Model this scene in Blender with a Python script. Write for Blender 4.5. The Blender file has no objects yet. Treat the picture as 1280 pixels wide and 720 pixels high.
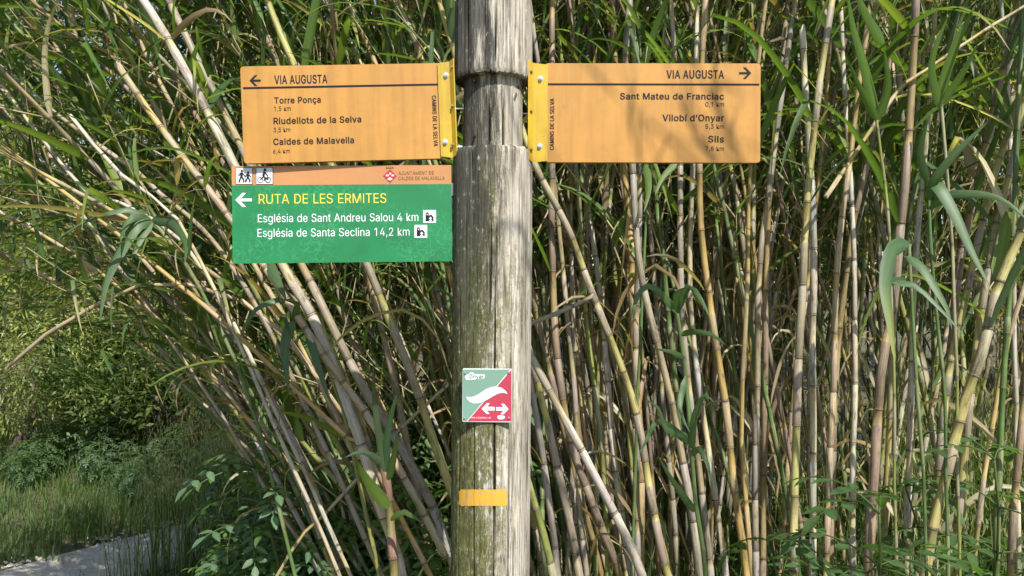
import bpy, math, random
from mathutils import Vector, Matrix, noise, Quaternion
R = math.radians
scene = bpy.context.scene
col = scene.collection
rng = random.Random(11)

# ------------------------------------------------------------------ camera, sky, sun, exposure
CAM_Z = 1.45
F = 924.4                                   # focal length in photo pixels (1280 wide)
cd = bpy.data.cameras.new('camera'); cam = bpy.data.objects.new('camera', cd); col.objects.link(cam)
cam.location = (0, 0, CAM_Z); cam.rotation_euler = (R(90), 0, 0)
cd.sensor_width = 36; cd.lens = 26; cd.clip_start = 0.02; cd.clip_end = 500
scene.camera = cam
SUN_EL, SUN_AZ = R(49), R(24)               # azimuth: degrees to the right of straight behind the camera
w = bpy.data.worlds.new('World'); scene.world = w; w.use_nodes = True
nt = w.node_tree
sky = nt.nodes.new('ShaderNodeTexSky'); sky.sky_type = 'NISHITA'; sky.sun_disc = False
sky.sun_elevation = SUN_EL; sky.sun_rotation = R(180) - SUN_AZ
nt.links.new(sky.outputs[0], nt.nodes['Background'].inputs[0])
nt.nodes['Background'].inputs[1].default_value = 0.125
sd = bpy.data.lights.new('sun', 'SUN'); so = bpy.data.objects.new('sun', sd); col.objects.link(so)
sd.energy = 5.0; sd.angle = R(0.53); sd.color = (1, 0.955, 0.88)
sdir = Vector((math.sin(SUN_AZ) * math.cos(SUN_EL), -math.cos(SUN_AZ) * math.cos(SUN_EL), math.sin(SUN_EL)))
so.rotation_euler = sdir.to_track_quat('Z', 'Y').to_euler(); so.location = sdir * 20
vs = scene.view_settings
vs.view_transform = 'Standard'; vs.look = 'None'; vs.gamma = 1; vs.use_curve_mapping = False
vs.exposure = 0.6
scene.cycles.use_denoising = True
scene.cycles.max_bounces = 8; scene.cycles.transparent_max_bounces = 4

# ------------------------------------------------------------------ helpers
def P(px, py, Y):
    return Vector(((px - 640) / F * Y, Y, CAM_Z - (py - 360) / F * Y))

class MB:
    def __init__(s): s.v = []; s.f = []; s.c = []; s.st = []; s.mi = []
    def vert(s, p, c=(1, 1, 1), st=(0, 0, 0)):
        s.v.append((p[0], p[1], p[2])); s.c.append((c[0], c[1], c[2], 1)); s.st.append(st); return len(s.v) - 1
    def face(s, *ix): s.f.append(ix)
    def box(s, a, b, c=(1, 1, 1)):
        x0, y0, z0 = a; x1, y1, z1 = b
        i = [s.vert(p, c) for p in ((x0,y0,z0),(x1,y0,z0),(x1,y1,z0),(x0,y1,z0),(x0,y0,z1),(x1,y0,z1),(x1,y1,z1),(x0,y1,z1))]
        for q in ((0,3,2,1),(4,5,6,7),(0,1,5,4),(1,2,6,5),(2,3,7,6),(3,0,4,7)): s.face(*[i[k] for k in q])
    def prism(s, pts, y0, y1, c=(1, 1, 1)):
        """outline in x,z extruded from y0 (front) to y1 (back)"""
        n = len(pts)
        a = sum(pts[i][0] * pts[(i+1) % n][1] - pts[(i+1) % n][0] * pts[i][1] for i in range(n))
        if a < 0: pts = pts[::-1]
        i0 = [s.vert((x, y0, z), c) for x, z in pts]; i1 = [s.vert((x, y1, z), c) for x, z in pts]
        s.face(*i0); s.face(*i1[::-1])
        for k in range(n):
            l = (k + 1) % n; s.face(i0[k], i1[k], i1[l], i0[l])
    def disc(s, x, z, r, y0, y1, c=(1, 1, 1), n=14):
        s.prism([(x + r * math.cos(6.2832 * k / n), z + r * math.sin(6.2832 * k / n)) for k in range(n)], y0, y1, c)
    def tube(s, pts, radii, sides=6, cols=None, cap=True):
        rings = []; L = 0
        for k, p in enumerate(pts):
            t = (pts[min(k+1, len(pts)-1)] - pts[max(k-1, 0)])
            t = t.normalized() if t.length > 1e-9 else Vector((0, 0, 1))
            ref = Vector((0, 1, 0)) if abs(t.y) < .8 else Vector((1, 0, 0))
            a = t.cross(ref).normalized(); b = t.cross(a)
            if k: L += (p - pts[k-1]).length
            c = cols[k] if cols else (1, 1, 1)
            rings.append([s.vert(p + (a * math.cos(6.2832*j/sides) + b * math.sin(6.2832*j/sides)) * radii[k], c, (j / sides, L, 0)) for j in range(sides)])
        for k in range(len(rings) - 1):
            for j in range(sides):
                l = (j + 1) % sides
                s.face(rings[k][j], rings[k][l], rings[k+1][l], rings[k+1][j])
        if cap: s.face(*rings[-1]); s.face(*rings[0][::-1])
    def mesh(s, name, mat, smooth=True):
        m = bpy.data.meshes.new(name); m.from_pydata(s.v, [], s.f)
        a = m.attributes.new('Col', 'FLOAT_COLOR', 'POINT'); a.data.foreach_set('color', [x for c in s.c for x in c])
        a = m.attributes.new('st', 'FLOAT_VECTOR', 'POINT'); a.data.foreach_set('vector', [x for c in s.st for x in c])
        m.materials.append(mat)
        if smooth: m.polygons.foreach_set('use_smooth', [True] * len(m.polygons))
        m.update(); return m
    def build(s, name, mat, parent=None, smooth=False):
        o = bpy.data.objects.new(name, s.mesh(name, mat, smooth)); col.objects.link(o)
        if parent: o.parent = parent
        return o

def link(name, me, parent=None):
    o = bpy.data.objects.new(name, me); col.objects.link(o)
    if parent: o.parent = parent
    return o
def tag(o, label=None, cat=None, group=None, kind=None):
    if label: o['label'] = label
    if cat: o['category'] = cat
    if group: o['group'] = group
    if kind: o['kind'] = kind
    return o
def empty(name, loc, label=None, cat=None, group=None):
    o = bpy.data.objects.new(name, None); col.objects.link(o); o.location = loc; o.empty_display_size = .05
    return tag(o, label, cat, group)
def copy_tree(o, parent=None):
    c = o.copy(); col.objects.link(c)
    if parent: c.parent = parent
    for ch in o.children: copy_tree(ch, c)
    return c
def smoothpath(pts, step=.04):
    out = []
    n = len(pts)
    for i in range(n - 1):
        p0 = pts[max(i-1, 0)]; p1 = pts[i]; p2 = pts[i+1]; p3 = pts[min(i+2, n-1)]
        k = max(2, int((p2 - p1).length / step))
        for j in range(k):
            t = j / k
            out.append(.5 * ((2*p1) + (p2-p0)*t + (2*p0-5*p1+4*p2-p3)*t*t + (3*p1-p0-3*p2+p3)*t*t*t))
    out.append(pts[-1].copy()); return out

# ------------------------------------------------------------------ materials
def newmat(name):
    m = bpy.data.materials.new(name); m.use_nodes = True
    t = m.node_tree; return m, t, t.nodes['Principled BSDF']
def N(t, typ, **k):
    n = t.nodes.new(typ)
    for a, v in k.items(): setattr(n, a, v)
    return n
def noise_node(t, vec, scale, detail=4, rough=.6):
    n = N(t, 'ShaderNodeTexNoise'); n.inputs['Scale'].default_value = scale
    n.inputs['Detail'].default_value = detail; n.inputs['Roughness'].default_value = rough
    if vec: t.links.new(vec, n.inputs['Vector'])
    return n.outputs[0]
def ramp(t, fac, stops):
    r = N(t, 'ShaderNodeValToRGB'); e = r.color_ramp.elements
    while len(e) < len(stops): e.new(.5)
    for el, (p, c) in zip(e, stops):
        el.position = p; el.color = (*c, 1) if len(c) == 3 else c
    t.links.new(fac, r.inputs[0]); return r.outputs[0]
def mix(t, fac, a, b, mode='MIX'):
    m = N(t, 'ShaderNodeMix', data_type='RGBA', blend_type=mode)
    for sock, v in ((m.inputs[0], fac), (m.inputs[6], a), (m.inputs[7], b)):
        if isinstance(v, (int, float)): sock.default_value = v
        elif isinstance(v, tuple): sock.default_value = (*v, 1)
        else: t.links.new(v, sock)
    return m.outputs[2]
def mathn(t, op, a, b=0.0, clamp=False):
    m = N(t, 'ShaderNodeMath', operation=op); m.use_clamp = clamp
    for s, v in ((m.inputs[0], a), (m.inputs[1], b)):
        if isinstance(v, (int, float)): s.default_value = v
        else: t.links.new(v, s)
    return m.outputs[0]
def mapping(t, vec, sc):
    m = N(t, 'ShaderNodeMapping'); m.inputs['Scale'].default_value = sc; t.links.new(vec, m.inputs[0]); return m.outputs[0]
def bump(t, b, h, strength, dist=.002):
    n = N(t, 'ShaderNodeBump'); n.inputs['Strength'].default_value = strength; n.inputs['Distance'].default_value = dist
    t.links.new(h, n.inputs['Height']); t.links.new(n.outputs[0], b.inputs['Normal'])
G3 = lambda v: (v, v, v)

def cane_material():
    m, t, b = newmat('cane')
    a = N(t, 'ShaderNodeAttribute', attribute_name='Col'); s = N(t, 'ShaderNodeAttribute', attribute_name='st')
    tc = N(t, 'ShaderNodeTexCoord')
    fib = noise_node(t, mapping(t, s.outputs['Vector'], (34, 5, 1)), 1, 5, .65)
    blot = noise_node(t, mapping(t, s.outputs['Vector'], (4, 16, 1)), 1.3, 5, .7)
    c = mix(t, 1, a.outputs[0], ramp(t, fib, [(.25, G3(.50)), (.5, G3(.95)), (.75, G3(1.35))]), 'MULTIPLY')
    c = mix(t, ramp(t, blot, [(.5, G3(0)), (.68, G3(.8))]), c, (.085, .066, .048))
    c = mix(t, ramp(t, blot, [(.25, G3(.5)), (.40, G3(0))]), c, (.50, .45, .36))
    t.links.new(c, b.inputs['Base Color']); b.inputs['Roughness'].default_value = .55
    b.inputs['Specular IOR Level'].default_value = .35
    bump(t, b, fib, .35, .001); return m
def leaf_material(name='leaf', trans=.42, rough=.48):
    m, t, b = newmat(name)
    a = N(t, 'ShaderNodeAttribute', attribute_name='Col'); s = N(t, 'ShaderNodeAttribute', attribute_name='st')
    vein = noise_node(t, mapping(t, s.outputs['Vector'], (26, 3, 5)), 1, 3, .6)
    c = mix(t, 1, a.outputs[0], ramp(t, vein, [(.3, G3(.7)), (.7, G3(1.25))]), 'MULTIPLY')
    t.links.new(c, b.inputs['Base Color']); b.inputs['Roughness'].default_value = rough
    b.inputs['Specular IOR Level'].default_value = .5
    tr = N(t, 'ShaderNodeBsdfTranslucent')
    t.links.new(mix(t, 1, c, (1.5, 1.6, .55), 'MULTIPLY'), tr.inputs[0])
    mx = N(t, 'ShaderNodeMixShader'); mx.inputs[0].default_value = trans
    out = t.nodes['Material Output']
    t.links.new(b.outputs[0], mx.inputs[1]); t.links.new(tr.outputs[0], mx.inputs[2]); t.links.new(mx.outputs[0], out.inputs[0])
    return m
def wood_material():
    m, t, b = newmat('weathered_wood')
    tc = N(t, 'ShaderNodeTexCoord'); ob = tc.outputs['Object']
    fine = noise_node(t, mapping(t, ob, (210, 210, 16)), 1, 6, .75)
    mid = noise_node(t, mapping(t, ob, (60, 60, 3.2)), 1, 5, .65)
    patch = noise_node(t, mapping(t, ob, (13, 13, 4)), 1, 6, .68)
    spot = noise_node(t, mapping(t, ob, (130, 130, 62)), 1, 5, .78)
    c = ramp(t, mid, [(.34, (.125, .105, .078)), (.45, (.42, .375, .30)), (.62, (.62, .57, .48))])
    c = mix(t, 1, c, ramp(t, fine, [(.3, G3(.45)), (.48, G3(.95)), (.72, G3(1.25))]), 'MULTIPLY')
    chk = noise_node(t, mapping(t, ob, (95, 95, 2.2)), 1, 3, .5)             # fine drying checks along the grain
    checks = ramp(t, chk, [(.455, G3(1)), (.47, G3(.22)), (.485, G3(1)), (.54, G3(1)), (.553, G3(.3)), (.566, G3(1))])
    sx = N(t, 'ShaderNodeSeparateXYZ'); t.links.new(ob, sx.inputs[0])
    left = mathn(t, 'MULTIPLY', sx.outputs[0], -9.0)                     # the shady left flank, where moss grows
    # below the collar only (z < 1.68) the moss is strong
    low = N(t, 'ShaderNodeMapRange'); low.inputs[1].default_value = 1.86; low.inputs[2].default_value = 1.62
    t.links.new(sx.outputs[2], low.inputs[0])
    mm = mathn(t, 'ADD', mathn(t, 'ADD', left, mathn(t, 'MULTIPLY', patch, 2.1)), -.50)
    mm = mathn(t, 'ADD', mm, mathn(t, 'MULTIPLY', mathn(t, 'SUBTRACT', spot, .5), 2.4))
    moss = mathn(t, 'MULTIPLY', ramp(t, mm, [(.2, G3(0)), (.6, G3(.95))]), low.outputs[0], True)
    c = mix(t, moss, c, ramp(t, spot, [(.35, (.028, .031, .008)), (.5, (.095, .10, .024)), (.66, (.25, .245, .10))]))
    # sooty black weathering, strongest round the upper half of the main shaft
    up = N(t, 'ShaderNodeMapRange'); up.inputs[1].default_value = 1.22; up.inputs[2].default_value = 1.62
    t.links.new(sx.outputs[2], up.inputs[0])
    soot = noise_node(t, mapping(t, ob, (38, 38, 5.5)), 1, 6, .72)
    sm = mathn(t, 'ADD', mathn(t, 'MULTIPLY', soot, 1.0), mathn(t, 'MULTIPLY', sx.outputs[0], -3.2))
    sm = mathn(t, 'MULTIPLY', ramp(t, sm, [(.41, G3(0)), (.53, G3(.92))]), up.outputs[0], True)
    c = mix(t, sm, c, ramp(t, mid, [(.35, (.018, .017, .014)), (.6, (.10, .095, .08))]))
    # pale lichen flecks
    c = mix(t, ramp(t, spot, [(.60, G3(0)), (.68, G3(.75))]), c, (.58, .58, .50))
    c = mix(t, .6, c, checks, 'MULTIPLY')
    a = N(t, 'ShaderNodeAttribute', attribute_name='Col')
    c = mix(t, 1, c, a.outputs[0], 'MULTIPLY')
    t.links.new(c, b.inputs['Base Color']); b.inputs['Roughness'].default_value = .85
    b.inputs['Specular IOR Level'].default_value = .2
    bump(t, b, mathn(t, 'ADD', mathn(t, 'ADD', fine, mid), mathn(t, 'MULTIPLY', checks, .5)), .9, .004); return m
def paint(name, c, rough=.4, dirt=.12, spec=.5, metal=0, peel=None, streak=0):
    m, t, b = newmat(name)
    tc = N(t, 'ShaderNodeTexCoord'); ob = tc.outputs['Object']
    n1 = noise_node(t, ob, 9, 6, .65); n2 = noise_node(t, ob, 160, 3, .6)
    cc = mix(t, 1, c, ramp(t, n1, [(.3, G3(1 - dirt)), (.7, G3(1 + dirt * .5))]), 'MULTIPLY')
    cc = mix(t, ramp(t, n2, [(.67, G3(0)), (.74, G3(dirt * 2))]), cc, tuple(x * .35 for x in c))
    if streak:                                                            # rain dirt run down the sheet
        n3 = noise_node(t, mapping(t, ob, (55, 55, 3.5)), 1, 5, .6); n4 = noise_node(t, ob, 24, 5, .7)
        cc = mix(t, 1, cc, ramp(t, n3, [(.35, G3(1 - streak)), (.55, G3(1))]), 'MULTIPLY')
        cc = mix(t, ramp(t, n4, [(.56, G3(0)), (.72, G3(streak * 2.2))]), cc, (c[0] * .55, c[1] * .62, c[2] * .9))
    if peel:                                                              # blistered film: thin branching lines
        v = N(t, 'ShaderNodeTexNoise'); v.inputs['Scale'].default_value = 75; v.inputs['Detail'].default_value = 4
        t.links.new(ob, v.inputs[0])
        ln = ramp(t, v.outputs[0], [(.47, G3(0)), (.5, G3(1)), (.53, G3(0))])
        area = ramp(t, noise_node(t, ob, 11, 2), [(.42, G3(0)), (.58, G3(.42))])
        cc = mix(t, mathn(t, 'MULTIPLY', ln, area), cc, peel)
        bump(t, b, v.outputs[0], .12, .001)
    t.links.new(cc, b.inputs['Base Color']); b.inputs['Roughness'].default_value = rough
    b.inputs['Specular IOR Level'].default_value = spec; b.inputs['Metallic'].default_value = metal
    return m
def stripe_material():
    m, t, b = newmat('worn_trail_yellow')
    tc = N(t, 'ShaderNodeTexCoord'); ob = tc.outputs['Object']
    f = noise_node(t, mapping(t, ob, (190, 190, 9)), 1, 6, .7); g = noise_node(t, mapping(t, ob, (120, 120, 45)), 1, 5, .7)
    c = mix(t, 1, (.62, .33, .03), ramp(t, f, [(.3, G3(.8)), (.5, G3(1)), (.7, G3(1.05))]), 'MULTIPLY')
    c = mix(t, ramp(t, g, [(.53, G3(0)), (.62, G3(.8))]), c, (.34, .29, .20))
    t.links.new(c, b.inputs['Base Color']); b.inputs['Roughness'].default_value = .75; bump(t, b, f, .6, .003); return m
def ground_material():
    m, t, b = newmat('soil')
    tc = N(t, 'ShaderNodeTexCoord'); ob = tc.outputs['Object']
    n = noise_node(t, ob, 2.2, 8, .7); f = noise_node(t, ob, 45, 5, .7)
    c = ramp(t, n, [(.3, (.05, .06, .022)), (.5, (.09, .085, .04)), (.7, (.15, .12, .075))])
    c = mix(t, 1, c, ramp(t, f, [(.3, G3(.5)), (.7, G3(1.4))]), 'MULTIPLY')
    t.links.new(c, b.inputs['Base Color']); b.inputs['Roughness'].default_value = .95; bump(t, b, f, .8, .02); return m
def path_material():
    m, t, b = newmat('pale_gravel')
    tc = N(t, 'ShaderNodeTexCoord'); ob = tc.outputs['Object']
    n = noise_node(t, ob, 3.5, 8, .7); f = noise_node(t, ob, 70, 6, .75)
    c = ramp(t, n, [(.3, (.36, .31, .25)), (.5, (.56, .51, .43)), (.7, (.66, .62, .54))])
    c = mix(t, 1, c, ramp(t, f, [(.3, G3(.55)), (.5, G3(1)), (.7, G3(1.3))]), 'MULTIPLY')
    t.links.new(c, b.inputs['Base Color']); b.inputs['Roughness'].default_value = .9; bump(t, b, f, .9, .02); return m
def bark_material():
    m, t, b = newmat('bark')
    tc = N(t, 'ShaderNodeTexCoord')
    f = noise_node(t, mapping(t, tc.outputs['Object'], (20, 20, 4)), 1, 6, .7)
    t.links.new(ramp(t, f, [(.3, (.04, .03, .022)), (.7, (.17, .13, .1))]), b.inputs['Base Color'])
    b.inputs['Roughness'].default_value = .9; bump(t, b, f, .8, .02); return m

M = dict(cane=cane_material(), leaf=leaf_material(), soft=leaf_material('soft_leaf', .45, .55), wood=wood_material(),
         orange=paint('orange_enamel', (.47, .232, .044), .45, .17, streak=.16), yellow=paint('yellow_enamel', (.52, .34, .02), .5, .22, streak=.25),
         band=paint('faded_orange_film', (.46, .215, .080), .45, .12, peel=(.46, .24, .06)),
         green=paint('green_film', (.010, .185, .058), .45, .18, peel=(.09, .37, .17)),
         ink=paint('dark_ink', (.011, .008, .012), .6, .1, .25), brownink=paint('brown_ink', (.16, .075, .03), .5, .1),
         white=paint('white_film', (.68, .70, .73), .45, .06), lemon=paint('lemon_film', (.68, .57, .07), .45, .06),
         steel=paint('zinc_steel', (.62, .64, .66), .32, .1, .5, .85), dull=paint('weathered_screw', (.30, .24, .09), .5, .2, .4, .4),
         crimson=paint('crimson_film', (.42, .03, .035), .45, .1), pink=paint('faded_red_film', (.42, .042, .075), .42, .10),
         sage=paint('sage_film', (.17, .30, .23), .42, .10), rim=paint('pale_rim', (.55, .60, .55), .4, .1),
         marker=stripe_material(), hole=paint('dark_hole', (.01, .009, .008), .9, .1),
         alu=paint('sheet_edge', (.35, .36, .34), .4, .1, .5, .5),
         soil=ground_material(), path=path_material(), bark=bark_material())

# ------------------------------------------------------------------ ground and path
def gz(x, y):
    bank = .30 * max(0, min(1, (y - 1.55) / .9)) * max(0, min(1, (x + 1.55) / .9))     # low bank the reeds grow on
    rise = .16 * max(0, y - 5.2) * max(0, min(1, (1.5 - x) / 3))
    return bank + min(rise, 3.0) + .05 * noise.noise(Vector((x * .8, y * .8, 3)))
gb = MB()
xs = [-120, -60, -30, -18] + [-12 + .25 * k for k in range(81)] + [14, 22, 40, 120]
ys = [-80, -30, -10, -5] + [-2 + .25 * k for k in range(61)] + [16, 22, 40, 90, 200]
idx = [[gb.vert((x, y, gz(x, y))) for x in xs] for y in ys]
for j in range(len(ys) - 1):
    for i in range(len(xs) - 1): gb.face(idx[j][i], idx[j][i+1], idx[j+1][i+1], idx[j+1][i])
tag(gb.build('ground', M['soil'], smooth=True), 'earthy ground under the reeds and grass', 'ground', kind='structure')
Lp = smoothpath([Vector(p) for p in ((-5.2, .8, 0), (-3.7, 2.6, 0), (-2.62, 3.8, 0), (-2.04, 4.5, 0), (-1.55, 4.95, 0), (-.7, 5.3, 0), (1, 5.6, 0), (5, 5.9, 0), (11, 6, 0))], .12)
Rp = smoothpath([Vector(p) for p in ((-3.2, .2, 0), (-2.6, 2.1, 0), (-2.0, 3.3, 0), (-1.68, 3.85, 0), (-1.2, 4.3, 0), (-.5, 4.5, 0), (1, 4.7, 0), (5, 5.0, 0), (11, 5.1, 0))], .12)
pb = MB(); rows = []; npt = 110
for k in range(npt):
    a = Lp[int(k / (npt-1) * (len(Lp)-1))]; b = Rp[int(k / (npt-1) * (len(Rp)-1))]; row = []
    for j in range(13):
        t = j / 12; p = a.lerp(b, t)
        p = p + (a - b) * (.16 * noise.noise(Vector((k * .55, j * .2, 9))) if j in (0, 12) else 0)
        row.append(pb.vert((p.x, p.y, gz(p.x, p.y) + .02 + .012 * noise.noise(p * 3) - (.05 if j in (0, 12) else 0))))
    rows.append(row)
for k in range(npt - 1):
    for j in range(12): pb.face(rows[k][j], rows[k][j+1], rows[k+1][j+1], rows[k+1][j])
tag(pb.build('footpath', M['path'], smooth=True), 'pale gravel footpath curving away at lower left', 'path', kind='structure')

st = MB(); rk = random.Random(3)                                 # loose stones and dry litter on the path and its edges
for _ in range(2600):
    k = rk.randrange(0, 40); a = Lp[int(k / 109 * (len(Lp)-1))]; b = Rp[int(k / 109 * (len(Rp)-1))]; q = a.lerp(b, rk.choice((rk.gauss(0, .06), rk.gauss(1, .06), rk.random())))
    q = q + Vector((rk.gauss(0, .05), rk.gauss(0, .05), 0)); r_ = rk.uniform(.004, .013); z = gz(q.x, q.y) + .022; c = rk.choice(((1, 1, 1), (.8, .76, .7), (.6, .55, .48)))
    v = [st.vert((q.x + r_ * rk.uniform(.6, 1.5) * math.cos(t), q.y + r_ * rk.uniform(.6, 1.5) * math.sin(t), z - .004), c) for t in (0, 1.2, 2.5, 3.8, 5.1)]; t_ = st.vert((q.x, q.y, z + r_ * .7), c)
    for j in range(5): st.face(v[j], v[(j+1) % 5], t_)
tag(st.build('gravel', M['path']), 'loose pale stones on the footpath', 'gravel', kind='stuff')

# ------------------------------------------------------------------ the post
PY = 1.40
S = PY / F                                            # metres per photo pixel at the post's depth
def post_x(z): return (613.0 + (z - .95) / 1.04 * 4.2 - 640) * S
POST_R = 48.6 * S
post = empty('signpost', (post_x(0), PY, 0), 'weathered grey round wooden post with mossy left side and notched collar', 'post')
def wob(a, z):
    return 1 + .012 * noise.noise(Vector((math.cos(a) * 1.2, math.sin(a) * 1.2, z * .9))) + .006 * noise.noise(Vector((math.cos(a) * 9, math.sin(a) * 9, z * 1.2)))
def build_post():
    mb = MB(); n = 240
    zt = CAM_Z + 366 * S; z_hi = CAM_Z + 270 * S * .955; z_lo = CAM_Z + 178 * S * .955
    zs = [-.3 + .02 * k for k in range(int((z_lo + .29) / .02))]
    r_rng = random.Random(5)
    cracks = [(math.radians(a), r_rng.uniform(.0018, .0042), r_rng.uniform(.012, .024), r_rng.uniform(0, 9), z0, z1) for a, z0, z1 in
              ((-84, -1, 1.62), (-112, -1, 1.3), (-62, .2, 1.25), (-91, 1.35, 1.63), (-42, .6, 1.5), (-140, -1, 1.5), (-25, .4, 1.6), (-75, 1.83, 2.1),
               (-100, 1.8, 2.1), (-55, 1.84, 2.1), (-128, 1.8, 2.1), (-35, 1.8, 2.1), (-95, 1.6, 1.84), (-70, 1.62, 1.84), (-118, 1.63, 1.8), (-50, 1.62, 1.84), (-85, 1.82, 2.1))]
    prof = [(z, 1.0) for z in zs]
    prof += [(z_lo - .012, 1.0), (z_lo - .004, .995), (z_lo, .97), (z_lo + .001, .77), (z_lo + .003, .765)]
    k = int((z_hi - z_lo) / .012)
    prof += [(z_lo + .003 + (z_hi - z_lo - .006) * j / k, .762 - .02 * j / k) for j in range(1, k)]
    prof += [(z_hi - .002, .75), (z_hi - .001, .965), (z_hi + .003, .985), (z_hi + .009, .99)]
    k = int((zt - .02 - z_hi - .01) / .012)
    prof += [(z_hi + .01 + (zt - .03 - z_hi) * j / k, .985 - .005 * j / k) for j in range(1, k)]
    prof += [(zt - .016, .965), (zt - .008, .94), (zt - .002, .89), (zt, .80), (zt + .001, .3)]
    rings = []
    for z, f in prof:
        ring = []; cx = post_x(z) - post.location.x
        edge_hi = abs(z - z_hi) < .012; edge_lo = abs(z - z_lo) < .014
        for j in range(n):
            a = 6.28318 * j / n
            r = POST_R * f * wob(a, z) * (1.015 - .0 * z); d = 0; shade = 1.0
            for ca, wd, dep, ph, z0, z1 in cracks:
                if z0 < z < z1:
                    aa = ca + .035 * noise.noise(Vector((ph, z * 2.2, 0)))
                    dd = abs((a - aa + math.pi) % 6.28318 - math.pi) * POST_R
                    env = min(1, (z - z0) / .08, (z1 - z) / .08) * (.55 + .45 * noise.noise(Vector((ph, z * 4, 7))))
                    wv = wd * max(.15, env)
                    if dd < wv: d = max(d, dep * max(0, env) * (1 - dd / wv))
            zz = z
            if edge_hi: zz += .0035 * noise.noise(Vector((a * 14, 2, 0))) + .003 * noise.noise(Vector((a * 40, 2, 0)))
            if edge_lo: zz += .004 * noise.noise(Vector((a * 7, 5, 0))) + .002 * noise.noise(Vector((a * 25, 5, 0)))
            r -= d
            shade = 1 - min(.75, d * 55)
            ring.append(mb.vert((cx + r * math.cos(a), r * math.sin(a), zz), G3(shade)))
        rings.append(ring)
    for k in range(len(rings) - 1):
        for j in range(n):
            l = (j + 1) % n; mb.face(rings[k][j], rings[k][l], rings[k+1][l], rings[k+1][j])
    mb.face(*rings[-1])
    o = mb.build('shaft', M['wood'], post, smooth=True)
    try: o.data.set_sharp_from_angle(angle=R(50))
    except Exception: pass
build_post()
def post_front(px, py, lift):
    """point on the front of the round shaft seen at a photo pixel, lifted off the wood"""
    for it in range(3):
        z = CAM_Z - (py - 360) / F * (PY - POST_R * (1 if it == 0 else math.sqrt(max(0, 1 - q * q))))
        y = PY - POST_R * (1 if it == 0 else math.sqrt(max(0, 1 - q * q)))
        x = (px - 640) / F * y; q = (x - post_x(z)) / POST_R
    rr = POST_R * 1.015 * wob(math.asin(max(-1, min(1, q))) - math.pi / 2, z) + lift
    a = math.asin(max(-1, min(1, q * POST_R / rr)))
    return Vector((post_x(z) + rr * math.sin(a), PY - rr * math.cos(a), z))
pm = MB(); nx, nz = 36, 14; g = []
for j in range(nz):
    row = []
    for i in range(nx):
        u, v = i / (nx - 1), j / (nz - 1)
        ex = .25 * noise.noise(Vector((i * .9, j * .9, 1)))
        row.append(pm.vert(post_front(574 + 60 * u + (1.0 * ex if i in (0, nx-1) else 0), 611.5 + 20.5 * v + (2.2 * ex if j in (0, nz-1) else 0)   , .0007) - post.location))
    g.append(row)
for j in range(nz - 1):
    for i in range(nx - 1):
        if (i, j) in ((0, 0), (nx-2, 0), (0, nz-2), (nx-2, nz-2)): continue
        pm.face(g[j][i], g[j+1][i], g[j+1][i+1], g[j][i+1])
pmo = pm.build('paint_mark', M['marker'], post, smooth=True); pmo['label'] = 'yellow painted trail stripe'
for (px, py) in ((593, 101), (593, 170), (648, 108)):
    p = P(px, py, PY - POST_R * .72) - post.location
    hb = MB(); hb.tube([p + Vector((0, -.004, 0)), p + Vector((0, .012, 0))], [.0022, .0022], 8); hb.build('bolt_hole', M['hole'], post)

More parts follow.
